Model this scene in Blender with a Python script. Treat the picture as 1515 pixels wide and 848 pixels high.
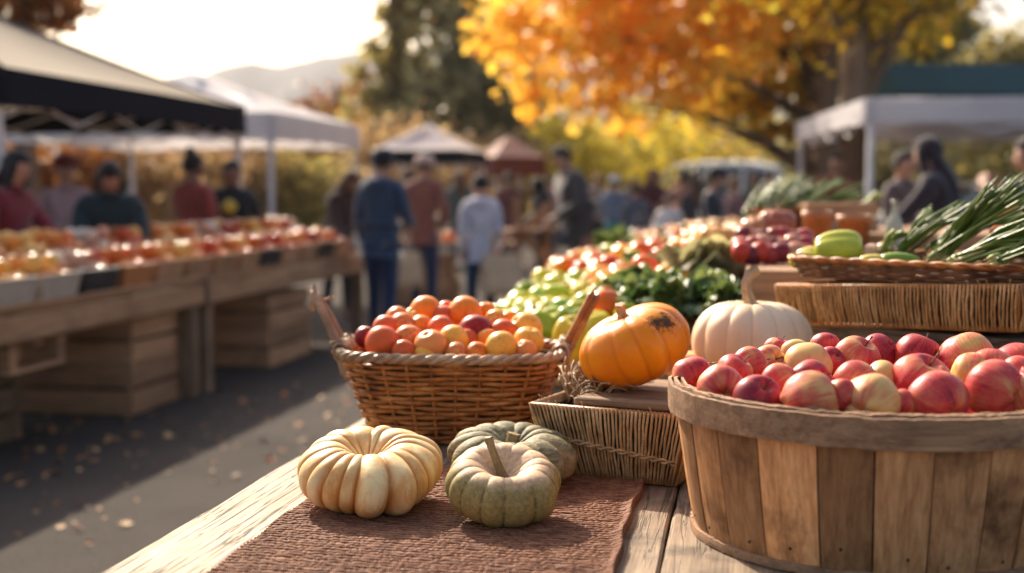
import bpy, math, random
import numpy as np
from mathutils import Vector, Matrix, noise as mnoise

random.seed(7)
R = math.radians
PI = math.pi
scene = bpy.context.scene
col = scene.collection
for o in list(bpy.data.objects):
    bpy.data.objects.remove(o)

# ------------------------------------------------------------------ camera
FPX = 1894.0            # focal length in photo pixels (1515 wide)
CAMZ = 1.30
PITCH = math.atan(139 / FPX)
cam_d = bpy.data.cameras.new('camera')
cam_d.sensor_width = 36.0
cam_d.lens = FPX / 1515.0 * 36.0
cam_d.clip_start = 0.05
cam_d.clip_end = 6000
cam_d.dof.use_dof = True
cam_d.dof.focus_distance = 2.02
cam_d.dof.aperture_fstop = 2.25
cam_d.dof.aperture_blades = 0
cam = bpy.data.objects.new('camera', cam_d)
cam.location = (0, 0, CAMZ)
cam.rotation_euler = (PI / 2 - PITCH, 0, 0)
col.objects.link(cam)
scene.camera = cam

# ------------------------------------------------------------------ world, sun, exposure
SUN_AZ = R(24)      # to the left of the viewing direction
SUN_EL = R(33)
world = bpy.data.worlds.new('World')
scene.world = world
world.use_nodes = True
wn = world.node_tree
wn.nodes.clear()
wo = wn.nodes.new('ShaderNodeOutputWorld')
wb = wn.nodes.new('ShaderNodeBackground')
ws = wn.nodes.new('ShaderNodeTexSky')
ws.sky_type = 'NISHITA'
ws.sun_disc = False
ws.sun_elevation = SUN_EL
ws.sun_rotation = -SUN_AZ
ws.air_density = 1.0
ws.dust_density = 5.0
ws.ozone_density = 1.0
wb.inputs['Strength'].default_value = 0.125
wm = wn.nodes.new('ShaderNodeMix'); wm.data_type = 'RGBA'; wm.blend_type = 'MULTIPLY'
wm.inputs[0].default_value = 1.0; wm.inputs[7].default_value = (1.0, .965, .95, 1)   # warm autumn air
wn.links.new(ws.outputs[0], wm.inputs[6])
wn.links.new(wm.outputs[2], wb.inputs['Color'])
wn.links.new(wb.outputs[0], wo.inputs['Surface'])

sd = bpy.data.lights.new('sun', 'SUN')
sd.energy = 5.0
sd.angle = R(0.55)
sd.color = (1.0, 0.85, 0.67)
sun = bpy.data.objects.new('sun', sd)
tosun = Vector((-math.sin(SUN_AZ) * math.cos(SUN_EL), math.cos(SUN_AZ) * math.cos(SUN_EL), math.sin(SUN_EL)))
sun.rotation_euler = tosun.to_track_quat('Z', 'Y').to_euler()
sun.location = (0, 0, 20)
col.objects.link(sun)

scene.view_settings.view_transform = 'Standard'
scene.view_settings.look = 'None'
scene.view_settings.gamma = 1
scene.view_settings.exposure = 1.0
scene.render.resolution_x = 1024
scene.render.resolution_y = 573

# ------------------------------------------------------------------ placing helpers
_cp, _sp = math.cos(PITCH), math.sin(PITCH)
def ray(px, py):
    a = (px - 757.5) / FPX
    b = -(py - 424) / FPX
    return Vector((a, _cp + b * _sp, -_sp + b * _cp))
def P(px, py, d=None, z=None):
    """the point of the place seen at photo pixel px,py: at distance d ahead, or at height z"""
    r = ray(px, py)
    if d is not None:
        r = r * (d / r.y)
    else:
        r = r * ((z - CAMZ) / r.z)
    return Vector((r.x, r.y, CAMZ + r.z))

AX = R(10.25)                                   # the stalls run along this bearing
ax_r = Vector((math.cos(AX), -math.sin(AX), 0))  # local x (towards the right)
ax_a = Vector((math.sin(AX), math.cos(AX), 0))   # local y (away)
def L(x, y, z=0.0):
    v = ax_r * x + ax_a * y
    return Vector((v.x, v.y, z))
def toL(p):
    return (p.x * ax_r.x + p.y * ax_r.y, p.x * ax_a.x + p.y * ax_a.y)

# ------------------------------------------------------------------ mesh builder
class MB:
    def __init__(s):
        s.v = []; s.f = []; s.mi = []; s.attr = {}
    def add(s, vs, fs, mi=0):
        b = len(s.v)
        s.v.extend([tuple(p) for p in vs])
        s.f.extend([tuple(b + i for i in f) for f in fs])
        s.mi.extend([mi] * len(fs))
        return s
    def box(s, c, d, rz=0, mi=0, M=None, taper=None):
        x, y, z = d[0] / 2, d[1] / 2, d[2] / 2
        vs = []
        for sz in (-1, 1):
            k = 1 if (taper is None or sz < 0) else taper
            for sx, sy in ((-1, -1), (1, -1), (1, 1), (-1, 1)):
                vs.append(Vector((sx * x * k, sy * y * k, sz * z)))
        if rz:
            m = Matrix.Rotation(rz, 3, 'Z'); vs = [m @ p for p in vs]
        if M is not None:
            vs = [M @ p for p in vs]
        c = Vector(c); vs = [p + c for p in vs]
        return s.add(vs, [(0, 3, 2, 1), (4, 5, 6, 7), (0, 1, 5, 4), (1, 2, 6, 5), (2, 3, 7, 6), (3, 0, 4, 7)], mi)
    def bbox(s, c, d, bev=0.004, rz=0, mi=0, M=None):
        """box with chamfered edges"""
        x, y, z = d[0] / 2, d[1] / 2, d[2] / 2
        b = min(bev, x * .45, y * .45, z * .45)
        prof = [(z, -b), (z - b, 0), (-z + b, 0), (-z, -b)]
        rings = []
        for (zz, off) in prof:
            X, Y = x + off, y + off
            cc = b
            rings.append([(-X + cc, -Y, zz), (X - cc, -Y, zz), (X, -Y + cc, zz), (X, Y - cc, zz), (X - cc, Y, zz), (-X + cc, Y, zz), (-X, Y - cc, zz), (-X, -Y + cc, zz)])
        vs = [Vector(p) for r in rings for p in r]
        if rz:
            m = Matrix.Rotation(rz, 3, 'Z'); vs = [m @ p for p in vs]
        if M is not None: vs = [M @ p for p in vs]
        c = Vector(c); vs = [p + c for p in vs]
        fs = [tuple(range(8)), tuple(24 + i for i in reversed(range(8)))]
        for k in range(3):
            for i in range(8):
                j = (i + 1) % 8
                fs.append((8 * k + j, 8 * k + i, 8 * (k + 1) + i, 8 * (k + 1) + j))
        return s.add(vs, fs, mi)
    def tube(s, pts, rad, n=6, mi=0, closed=False, cap=True, flat=1.0):
        pts = [Vector(p) for p in pts]
        N = len(pts)
        rads = rad if isinstance(rad, (list, tuple)) else [rad] * N
        up = Vector((0, 0, 1)); vs = []
        prev = None
        for i, p in enumerate(pts):
            if closed: t = pts[(i + 1) % N] - pts[i - 1]
            else: t = pts[min(i + 1, N - 1)] - pts[max(i - 1, 0)]
            if t.length < 1e-9: t = Vector((0, 0, 1))
            t.normalize()
            if prev is None:
                a = t.cross(up)
                if a.length < 1e-3: a = t.cross(Vector((1, 0, 0)))
            else:
                a = prev - t * prev.dot(t)
                if a.length < 1e-3: a = t.cross(up)
            a.normalize(); prev = a
            b = t.cross(a)
            for k in range(n):
                th = 2 * PI * k / n
                vs.append(p + (a * math.cos(th) + b * math.sin(th) * flat) * rads[i])
        fs = []
        for i in range(N if closed else N - 1):
            j = (i + 1) % N
            for k in range(n):
                l = (k + 1) % n
                fs.append((i * n + k, i * n + l, j * n + l, j * n + k))
        if cap and not closed:
            fs.append(tuple(reversed(range(n)))); fs.append(tuple((N - 1) * n + k for k in range(n)))
        return s.add(vs, fs, mi)
    def lathe(s, prof, n=24, c=(0, 0, 0), sx=1, sy=1, mi=0, a0=0):
        vs = []; c = Vector(c)
        for (r, z) in prof:
            for k in range(n):
                th = 2 * PI * k / n + a0
                vs.append(c + Vector((r * math.cos(th) * sx, r * math.sin(th) * sy, z)))
        fs = []
        for i in range(len(prof) - 1):
            for k in range(n):
                l = (k + 1) % n
                fs.append((i * n + k, i * n + l, (i + 1) * n + l, (i + 1) * n + k))
        if prof[0][0] > 1e-5: fs.append(tuple(reversed(range(n))))
        if prof[-1][0] > 1e-5: fs.append(tuple((len(prof) - 1) * n + k for k in range(n)))
        return s.add(vs, fs, mi)
    def build(s, name, mats, parent=None, smooth=False, loc=None, rz=0):
        me = bpy.data.meshes.new(name)
        me.from_pydata(s.v, [], s.f)
        if not isinstance(mats, (list, tuple)): mats = [mats]
        for m in mats: me.materials.append(m)
        if len(mats) > 1: me.polygons.foreach_set('material_index', s.mi)
        if smooth: me.polygons.foreach_set('use_smooth', [True] * len(me.polygons))
        for k, vals in s.attr.items():
            a = me.attributes.new(k, 'FLOAT', 'POINT'); a.data.foreach_set('value', vals)
        me.update()
        o = bpy.data.objects.new(name, me); col.objects.link(o)
        if parent is not None: o.parent = parent
        if loc is not None: o.location = loc
        if rz: o.rotation_euler = (0, 0, rz)
        return o

def np_mesh(name, V, F, mats, parent=None, smooth=True, attrs=None):
    """V (n,3) array, F (m,4) array"""
    me = bpy.data.meshes.new(name)
    n, m = len(V), len(F); k = F.shape[1]
    me.vertices.add(n); me.vertices.foreach_set('co', np.asarray(V, dtype=np.float32).ravel())
    me.loops.add(m * k); me.loops.foreach_set('vertex_index', np.asarray(F, dtype=np.int32).ravel())
    me.polygons.add(m); me.polygons.foreach_set('loop_start', np.arange(0, m * k, k, dtype=np.int32))
    if smooth: me.polygons.foreach_set('use_smooth', np.ones(m, dtype=bool))
    if attrs:
        for nm, vals in attrs.items():
            a = me.attributes.new(nm, 'FLOAT', 'POINT'); a.data.foreach_set('value', np.asarray(vals, dtype=np.float32))
    if not isinstance(mats, (list, tuple)): mats = [mats]
    for mm in mats: me.materials.append(mm)
    me.update(calc_edges=True); me.validate()
    o = bpy.data.objects.new(name, me); col.objects.link(o)
    if parent is not None: o.parent = parent
    return o

def tag(o, label=None, cat=None, group=None, kind=None):
    if label: o['label'] = label
    if cat: o['category'] = cat
    if group: o['group'] = group
    if kind: o['kind'] = kind
    return o
def empty(name, loc, rot=(0, 0, 0), label=None, cat=None, group=None):
    o = bpy.data.objects.new(name, None); col.objects.link(o)
    o.empty_display_size = .05
    o.location = loc; o.rotation_euler = rot
    return tag(o, label, cat, group)
def copy_tree(o, loc=None, rot=None, label=None, group=None, scale=None, color=None, parent=None):
    c = o.copy(); col.objects.link(c)
    if parent is not None: c.parent = parent
    if loc is not None: c.location = loc
    if rot is not None: c.rotation_euler = rot
    if scale is not None: c.scale = (scale,) * 3 if not hasattr(scale, '__len__') else scale
    if label: c['label'] = label
    if group: c['group'] = group
    if color is not None: c.color = color
    for ch in o.children: copy_tree(ch, parent=c, color=color)
    return c

# ------------------------------------------------------------------ material helpers
class NT:
    def __init__(s, name):
        s.m = bpy.data.materials.new(name); s.m.use_nodes = True
        s.t = s.m.node_tree; s.t.nodes.clear()
        s.out = s.t.nodes.new('ShaderNodeOutputMaterial')
    def n(s, typ, **kw):
        nd = s.t.nodes.new(typ)
        for k, v in kw.items():
            if k.startswith('_'): setattr(nd, k[1:], v)
        for k, v in kw.items():
            if k.startswith('_'): continue
            key = k.replace('__', ' ')
            if key.startswith('i') and key[1:].isdigit(): inp = nd.inputs[int(key[1:])]
            else: inp = nd.inputs[key]
            if hasattr(v, 'is_output') or isinstance(v, bpy.types.NodeSocket): s.t.links.new(v, inp)
            else: inp.default_value = v
        return nd
    def ramp(s, fac, stops, interp='LINEAR'):
        nd = s.t.nodes.new('ShaderNodeValToRGB')
        cr = nd.color_ramp; cr.interpolation = interp
        while len(cr.elements) < len(stops): cr.elements.new(0.5)
        for e, (p, c) in zip(cr.elements, stops):
            e.position = p; e.color = (c[0], c[1], c[2], 1) if hasattr(c, '__len__') else (c, c, c, 1)
        s.t.links.new(fac, nd.inputs[0])
        return nd.outputs[0]
    def math(s, op, a, b=None, clamp=False):
        nd = s.t.nodes.new('ShaderNodeMath'); nd.operation = op; nd.use_clamp = clamp
        for i, v in enumerate((a, b)):
            if v is None: continue
            if isinstance(v, bpy.types.NodeSocket): s.t.links.new(v, nd.inputs[i])
            else: nd.inputs[i].default_value = v
        return nd.outputs[0]
    def mix(s, fac, a, b, mode='MIX'):
        nd = s.t.nodes.new('ShaderNodeMix'); nd.data_type = 'RGBA'; nd.blend_type = mode
        for i, v in ((0, fac), (6, a), (7, b)):
            if isinstance(v, bpy.types.NodeSocket): s.t.links.new(v, nd.inputs[i])
            else: nd.inputs[i].default_value = v if not hasattr(v, '__len__') else (v[0], v[1], v[2], 1)
        return nd.outputs[2]
    def coord(s, which='Object', scale=(1, 1, 1), loc=None, rnd=False):
        tc = s.t.nodes.new('ShaderNodeTexCoord').outputs[which]
        if rnd:
            oi = s.t.nodes.new('ShaderNodeObjectInfo')
            k = s.math('MULTIPLY', oi.outputs['Random'], 37.0)
            cv = s.t.nodes.new('ShaderNodeCombineXYZ')
            for i in range(3): s.t.links.new(k, cv.inputs[i])
            ad = s.t.nodes.new('ShaderNodeVectorMath'); ad.operation = 'ADD'
            s.t.links.new(tc, ad.inputs[0]); s.t.links.new(cv.outputs[0], ad.inputs[1]); tc = ad.outputs[0]
        mp = s.t.nodes.new('ShaderNodeMapping')
        mp.inputs['Scale'].default_value = scale
        if loc: mp.inputs['Location'].default_value = loc
        s.t.links.new(tc, mp.inputs[0])
        return mp.outputs[0]
    def noise(s, vec, scale=5, detail=4, rough=.5, dist=0, col=False):
        nd = s.n('ShaderNodeTexNoise', Vector=vec, Scale=scale, Detail=detail, Roughness=rough, Distortion=dist)
        return nd.outputs[1 if col else 0]
    def attr(s, name):
        nd = s.t.nodes.new('ShaderNodeAttribute'); nd.attribute_name = name; return nd.outputs['Fac']
    def bump(s, h, strength=.4, dist=.002):
        return s.n('ShaderNodeBump', Height=h, Strength=strength, Distance=dist).outputs[0]
    def finish(s, color, rough=.6, normal=None, metallic=0, spec=None, sss=None, translucent=0, coat=0, sheen=0):
        b = s.t.nodes.new('ShaderNodeBsdfPrincipled')
        for k, v in (('Base Color', color), ('Roughness', rough), ('Metallic', metallic), ('Normal', normal), ('Coat Weight', coat), ('Sheen Weight', sheen)):
            if v is None: continue
            if isinstance(v, bpy.types.NodeSocket): s.t.links.new(v, b.inputs[k])
            else: b.inputs[k].default_value = v if not hasattr(v, '__len__') else (v[0], v[1], v[2], 1)
        if spec is not None: b.inputs['Specular IOR Level'].default_value = spec
        if sss:
            b.inputs['Subsurface Weight'].default_value = sss[0]
            b.inputs['Subsurface Radius'].default_value = sss[1]
            b.inputs['Subsurface Scale'].default_value = sss[2]
        sh = b.outputs[0]
        if translucent:
            tr = s.t.nodes.new('ShaderNodeBsdfTranslucent')
            if isinstance(color, bpy.types.NodeSocket): s.t.links.new(color, tr.inputs[0])
            else: tr.inputs[0].default_value = (color[0], color[1], color[2], 1)
            mx = s.t.nodes.new('ShaderNodeMixShader'); mx.inputs[0].default_value = translucent
            s.t.links.new(sh, mx.inputs[1]); s.t.links.new(tr.outputs[0], mx.inputs[2]); sh = mx.outputs[0]
        s.t.links.new(sh, s.out.inputs['Surface'])
        return s.m

def m_plain(name, c, rough=.6, var=.25, scale=6, metallic=0, translucent=0, bump=0, spec=None, coat=0, sheen=0):
    t = NT(name)
    v = t.coord('Object', rnd=True)
    n = t.noise(v, scale, 5, .6)
    lo = [max(0, x * (1 - var)) for x in c]; hi = [min(1, x * (1 + var)) for x in c]
    cc = t.ramp(n, [(.3, lo), (.7, hi)])
    nm = t.bump(t.noise(v, scale * 12, 3), bump, .003) if bump else None
    return t.finish(cc, rough, nm, metallic, spec, None, translucent, coat, sheen)

def m_wood(name, dark, mid, light, axis='y', s=1.0, rough=.8, crack=.5, stain=.4, rnd=.25, bump=.5, grey=None, bmm=.0015):
    t = NT(name)
    i = 'xyz'.index(axis)
    sc = [60 * s] * 3; sc[i] = 2.6 * s
    v = t.coord('Object', tuple(sc), rnd=True)
    warp = t.coord('Object', rnd=True)
    ws_ = [7 * s] * 3; ws_[i] = 1.6 * s
    w = t.noise(t.coord('Object', tuple(ws_), rnd=True), 1.0, 2, .5, col=True)
    vv = t.n('ShaderNodeVectorMath', _operation='MULTIPLY_ADD', i0=w, i1=(1.5, 1.5, 1.5), i2=v).outputs[0]
    g1 = t.noise(vv, 1.0, 5, .65)
    g2 = t.noise(vv, 4.5, 3, .6)
    base = t.ramp(g1, [(.25, dark), (.5, mid), (.72, light)])
    base = t.mix(.35, base, t.ramp(g2, [(.3, dark), (.7, light)]))
    if stain:
        st = t.noise(warp, 9 * s, 5, .65)
        sm = t.ramp(st, [(.50, 0), (.68, 1)])
        base = t.mix(t.math('MULTIPLY', sm, stain), base, [x * .35 for x in dark])
    oi = t.t.nodes.new('ShaderNodeObjectInfo')
    if rnd:
        k = t.math('ADD', t.math('MULTIPLY', oi.outputs['Random'], rnd * 2), 1 - rnd)
        hv = t.n('ShaderNodeHueSaturation', Color=base, Value=k); base = hv.outputs[0]
    sc2 = [55 * s] * 3; sc2[i] = 1.5 * s
    v2 = t.coord('Object', tuple(sc2), loc=(3, 5, 9), rnd=True)
    v2 = t.n('ShaderNodeVectorMath', _operation='MULTIPLY_ADD', i0=w, i1=(1.3, 1.3, 1.3), i2=v2).outputs[0]
    ck = t.noise(v2, 1.3, 4, .55)
    cm = t.ramp(t.math('ABSOLUTE', t.math('SUBTRACT', ck, .5)), [(0.0, 1), (.006, 1), (.022, 0)])
    cm = t.math('MULTIPLY', cm, t.ramp(t.noise(warp, 5 * s, 2), [(.34, 0), (.48, 1)]))
    base = t.mix(t.math('MULTIPLY', cm, crack), base, [x * .18 for x in dark])
    h = t.math('SUBTRACT', t.math('ADD', t.math('MULTIPLY', g1, .5), t.math('MULTIPLY', g2, .5)), t.math('MULTIPLY', cm, crack * 2))
    return t.finish(base, rough, t.bump(h, bump, bmm), spec=.3)

# ------------------------------------------------------------------ materials
M = {}
M['table'] = m_wood('weathered_table_wood', (.15, .10, .06), (.40, .30, .20), (.58, .47, .34), 'y', 1.0, .75, .95, .25, .18, .8)
M['table_dark'] = m_wood('grey_brown_table_wood', (.07, .045, .028), (.20, .14, .09), (.34, .255, .175), 'y', .8, .75, .5, .75, .2, .9)
M['old_plank'] = m_wood('old_stained_plank_wood', (.06, .035, .02), (.18, .115, .065), (.30, .21, .13), 'x', .8, .85, .7, .8, .25, .7)
M['crate'] = m_wood('pale_crate_wood', (.20, .10, .05), (.46, .25, .13), (.60, .36, .20), 'x', .5, .8, .3, .3, .25, .4)
M['crate_y'] = m_wood('pale_crate_wood_lengthwise', (.20, .10, .05), (.49, .27, .145), (.64, .39, .22), 'y', .5, .8, .3, .3, .25, .4)
M['stave'] = m_wood('orchard_basket_stave_wood', (.22, .080, .026), (.58, .275, .11), (.80, .45, .20), 'z', .75, .55, .15, .85, .50, .7)
M['hoop'] = m_wood('grey_basket_hoop_wood', (.13, .065, .035), (.36, .20, .105), (.54, .34, .19), 'x', .8, .7, .2, .5, .1, .7)
M['board'] = m_wood('brown_board_wood', (.12, .06, .03), (.28, .16, .08), (.40, .25, .14), 'x', .8, .75, .6, .5, .1, .5)
M['post_wood'] = m_wood('rough_post_wood', (.10, .06, .035), (.24, .15, .09), (.35, .24, .15), 'z', .3, .85, .4, .4, .2, .5)

def m_fibre(name, dark, mid, light, rough=.5, scale=18):
    t = NT(name)
    v = t.coord('Object', rnd=True)
    n = t.noise(v, scale, 4, .6)
    n2 = t.noise(v, scale * 8, 2, .5)
    c = t.ramp(n, [(.28, dark), (.5, mid), (.7, light)])
    c = t.mix(t.math('MULTIPLY', t.ramp(n2, [(.4, 0), (.7, 1)]), .4), c, [x * .45 for x in dark])
    return t.finish(c, rough, t.bump(n2, .5, .001), spec=.25)
M['wicker'] = m_fibre('brown_wicker', (.16, .05, .012), (.46, .17, .04), (.70, .32, .09), .38)
M['wicker_pale'] = m_fibre('pale_willow_rod', (.22, .12, .06), (.48, .31, .18), (.66, .49, .32), .4)
M['rush'] = m_fibre('tan_rush_cord', (.30, .17, .07), (.58, .38, .18), (.75, .55, .30), .55, 25)
M['rush_warm'] = m_fibre('golden_rush_cord', (.32, .15, .05), (.64, .34, .12), (.78, .49, .22), .5, 25)
M['dark_weave'] = m_fibre('dark_brown_weave', (.06, .025, .012), (.17, .08, .035), (.30, .16, .08), .5, 20)
M['straw'] = m_fibre('dry_straw', (.16, .09, .04), (.40, .25, .12), (.6, .44, .25), .6)

def m_mat():
    t = NT('red_brown_woven_jute')
    v = t.coord('Object')
    n = t.noise(v, 9, 4, .6); n2 = t.noise(v, 260, 2, .5)
    vs = t.coord('Object', (40, 240, 1)); n3 = t.noise(vs, 1.0, 2, .5)
    c = t.ramp(n, [(.3, (.15, .040, .015)), (.55, (.22, .070, .028)), (.75, (.28, .11, .045))])
    c = t.mix(.5, c, t.ramp(n3, [(.3, (.08, .025, .013)), (.7, (.47, .25, .14))]))
    c = t.mix(t.math('MULTIPLY', t.ramp(t.attr('hgt'), [(.22, 1), (.70, 0)]), .95), c, (.022, .007, .004))  # shade in the gaps between rows painted into the colour
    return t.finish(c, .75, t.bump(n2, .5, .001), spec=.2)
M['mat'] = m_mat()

def m_pumpkin(name, kind):
    t = NT(name)
    v = t.coord('Object', rnd=True)
    rib = t.attr('rib'); lat = t.attr('lat')
    n = t.noise(v, 14, 5, .6); nf = t.noise(v, 150 if kind == 'green' else 90, 4, .65); nl = t.noise(v, 5, 3, .5)
    if kind == 'white':
        c = t.ramp(nl, [(.3, (.76, .46, .15)), (.5, (.86, .62, .27)), (.7, (.88, .71, .40))])
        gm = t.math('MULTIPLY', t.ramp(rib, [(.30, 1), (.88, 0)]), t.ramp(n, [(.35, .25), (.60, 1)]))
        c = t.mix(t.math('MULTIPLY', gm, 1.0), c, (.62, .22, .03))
        sv = t.coord('Object', (22, 22, 5), rnd=True)
        st = t.ramp(t.noise(sv, 1.4, 6, .7), [(.47, 0), (.60, 1)])
        c = t.mix(t.math('MULTIPLY', st, .55), c, (.66, .30, .07))
        big = t.math('MULTIPLY', t.ramp(t.noise(v, 11, 2, .5), [(.46, 0), (.58, 1)]), t.ramp(t.noise(sv, 3.0, 6, .8), [(.36, .15), (.56, 1)]))
        c = t.mix(t.math('MULTIPLY', big, .9), c, (.68, .30, .065))
        sp = t.ramp(nf, [(.62, 0), (.70, 1)])
        c = t.mix(t.math('MULTIPLY', sp, t.math('MULTIPLY', t.ramp(n, [(.5, 0), (.65, 1)]), .6)), c, (.30, .13, .05))
        return t.finish(c, .42, t.bump(t.math('ADD', t.math('MULTIPLY', nf, .5), n), .16, .004), spec=.25)
    if kind == 'green':
        sp = t.n('ShaderNodeTexVoronoi', Vector=v, Scale=330.0).outputs[0]
        c = t.ramp(n, [(.2, (.21, .165, .045)), (.5, (.27, .21, .06)), (.8, (.35, .27, .085))])
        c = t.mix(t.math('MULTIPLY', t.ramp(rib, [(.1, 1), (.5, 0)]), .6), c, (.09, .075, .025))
        dots = t.math('MULTIPLY', t.ramp(nf, [(.42, 0), (.60, 1)]), .65)
        c = t.mix(dots, c, (.44, .33, .13))
        c = t.mix(t.ramp(sp, [(.12, .55), (.3, 0)]), c, (.06, .06, .02))
        top = t.ramp(t.math('ADD', lat, t.math('MULTIPLY', t.math('SUBTRACT', nl, .5), .5)), [(.55, 0), (.86, 1)])
        c = t.mix(t.math('MULTIPLY', top, .9), c, t.ramp(nf, [(.3, (.56, .32, .17)), (.7, (.80, .56, .35))]))
        return t.finish(c, .6, t.bump(nf, .35, .0012), spec=.3)
    if kind == 'greygreen':
        sv = t.coord('Object', (4, 4, 16), rnd=True)
        st = t.noise(sv, 4, 7, .7, 1.2)
        c = t.ramp(st, [(.3, (.075, .068, .03)), (.46, (.18, .155, .07)), (.56, (.27, .225, .115)), (.66, (.42, .31, .17))])
        c = t.mix(t.ramp(n, [(.55, 0), (.7, .6)]), c, (.40, .25, .13))
        c = t.mix(t.ramp(nf, [(.55, 0), (.68, .55)]), c, (.05, .05, .03))
        return t.finish(c, .65, t.bump(t.math('ADD', st, nf), .6, .003), spec=.3)
    if kind == 'orange':
        c = t.ramp(n, [(.3, (.84, .20, .003)), (.7, (.92, .31, .006))])
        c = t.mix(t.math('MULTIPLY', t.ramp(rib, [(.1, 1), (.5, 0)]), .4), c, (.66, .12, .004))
        c = t.mix(t.ramp(nf, [(.70, 0), (.78, .5)]), c, (.35, .10, .01))
        # brown-black rot patch near the top
        tc = t.coord('Object')
        d = t.n('ShaderNodeVectorMath', _operation='DISTANCE', i0=t.n('ShaderNodeMapping', Vector=tc, Scale=(.75, .55, 1.5)).outputs[0], i1=(.030, -.036, .186)).outputs['Value']
        dm = t.math('ADD', d, t.math('MULTIPLY', t.math('SUBTRACT', t.noise(v, 60, 6, .8), .5), .125))
        pm = t.ramp(dm, [(.010, 1), (.026, 0)])
        c = t.mix(t.math('MULTIPLY', pm, .93), c, (.035, .022, .018))
        return t.finish(c, t.ramp(pm, [(0, .3), (1, .7)]), t.bump(t.math('ADD', nf, n), .12, .002), spec=.28)
    if kind == 'cream':
        c = t.ramp(nl, [(.3, (.70, .47, .27)), (.7, (.80, .62, .42))])
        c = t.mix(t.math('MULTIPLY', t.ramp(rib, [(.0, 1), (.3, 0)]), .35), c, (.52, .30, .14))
        return t.finish(c, .5, t.bump(nf, .08, .002), spec=.22)
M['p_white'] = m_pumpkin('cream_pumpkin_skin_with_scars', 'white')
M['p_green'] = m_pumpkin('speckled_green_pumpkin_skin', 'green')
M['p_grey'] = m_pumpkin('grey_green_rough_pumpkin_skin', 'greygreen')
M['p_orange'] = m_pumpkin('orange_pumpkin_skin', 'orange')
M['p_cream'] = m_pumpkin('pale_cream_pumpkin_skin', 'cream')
M['stem'] = m_fibre('dry_pumpkin_stem', (.11, .075, .03), (.28, .20, .09), (.42, .32, .17), .65, 30)
M['stem_pale'] = m_fibre('pale_dry_stem', (.28, .18, .09), (.45, .32, .18), (.55, .42, .27), .6, 30)
M['twig'] = m_plain('brown_twig', (.10, .05, .025), .7, .3, 40)

def m_apple():
    t = NT('apple_skin')
    oi = t.t.nodes.new('ShaderNodeObjectInfo')
    sep = t.n('ShaderNodeSeparateColor', Color=oi.outputs['Color'])
    red, yel, drk = sep.outputs[0], sep.outputs[1], sep.outputs[2]
    tc = t.coord('Object')
    xyz = t.n('ShaderNodeSeparateXYZ', Vector=tc)
    ang = t.math('ARCTAN2', xyz.outputs[1], xyz.outputs[0])
    # streaks: noise on the unit circle stretched along z
    ca, sa = t.math('COSINE', ang), t.math('SINE', ang)
    rnd = t.math('MULTIPLY', oi.outputs['Random'], 40)
    def cyl(k, kz):
        cv = t.t.nodes.new('ShaderNodeCombineXYZ')
        t.t.links.new(t.math('ADD', t.math('MULTIPLY', ca, k), rnd), cv.inputs[0])
        t.t.links.new(t.math('MULTIPLY', sa, k), cv.inputs[1])
        t.t.links.new(t.math('MULTIPLY', xyz.outputs[2], kz), cv.inputs[2])
        return cv.outputs[0]
    s1 = t.noise(cyl(7, 1.6), 1.0, 4, .65)
    s2 = t.noise(cyl(.85, 2.0), 1.0, 3, .5)
    s3 = t.noise(t.coord('Object', rnd=True), 48, 2, .5)
    s4 = t.noise(cyl(26, 2.4), 1.0, 3, .7)
    f = t.math('ADD', t.math('ADD', t.math('ADD', t.math('MULTIPLY', t.math('SUBTRACT', s1, .5), .55), t.math('MULTIPLY', t.math('SUBTRACT', s4, .5), .70)), t.math('MULTIPLY', t.math('SUBTRACT', s2, .5), 1.7)), red)
    yc = t.mix(yel, (.72, .44, .15), (.56, .48, .13))
    c = t.mix(t.ramp(f, [(.10, 0), (.48, 1)]), yc, (.66, .20, .09))
    c = t.mix(t.ramp(f, [(.34, 0), (.74, 1)]), c, (.54, .045, .045))
    c = t.mix(t.ramp(f, [(.78, 0), (1.1, 1)]), c, (.26, .012, .026))
    c = t.mix(t.math('MULTIPLY', t.ramp(s3, [(.66, 0), (.72, 1)]), .55), c, (.74, .56, .34))
    ends = t.ramp(t.attr('lat'), [(.90, 0), (1.0, 1)])
    c = t.mix(t.math('MULTIPLY', ends, .8), c, (.28, .20, .05))
    c = t.mix(drk, c, (.13, .01, .02))
    return t.finish(c, .40, t.bump(s3, .05, .001), spec=.26)
M['apple'] = m_apple()

def m_fruit(name, rough=.35, sc=7.0, coat=0, sheen=0, blush=(.40, .03, .03), k=2.2):
    """skin whose main colour is the object's own colour with a blush patch"""
    t = NT(name)
    oi = t.t.nodes.new('ShaderNodeObjectInfo')
    v = t.coord('Object', rnd=True)
    n = t.noise(v, sc, 3, .5); nf = t.noise(v, 150, 2)
    c = oi.outputs['Color']
    r2 = t.math('FRACT', t.math('MULTIPLY', oi.outputs['Random'], 7.13))
    f = t.math('ADD', t.math('MULTIPLY', t.math('SUBTRACT', n, .5), k), t.math('MULTIPLY', t.math('SUBTRACT', r2, .5), .7))
    c = t.mix(t.ramp(f, [(0, 0), (.6, .85)]), c, blush)
    hs = t.n('ShaderNodeHueSaturation', Color=c, Value=t.math('ADD', .88, t.math('MULTIPLY', nf, .24)))
    return t.finish(hs.outputs[0], rough, None, spec=.22, coat=0, sheen=0)
M['peach'] = m_fruit('nectarine_skin', .36, 9.0, .1, .0, (.50, .06, .02), 1.9)
M['fruit'] = m_fruit('plain_fruit_skin', .17, 9.0, .2, 0, (.50, .10, .03), 1.0)
M['veg'] = m_fruit('glossy_vegetable_skin', .18, 7.0, .1, 0, (.30, .32, .03), 1.2)

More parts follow.
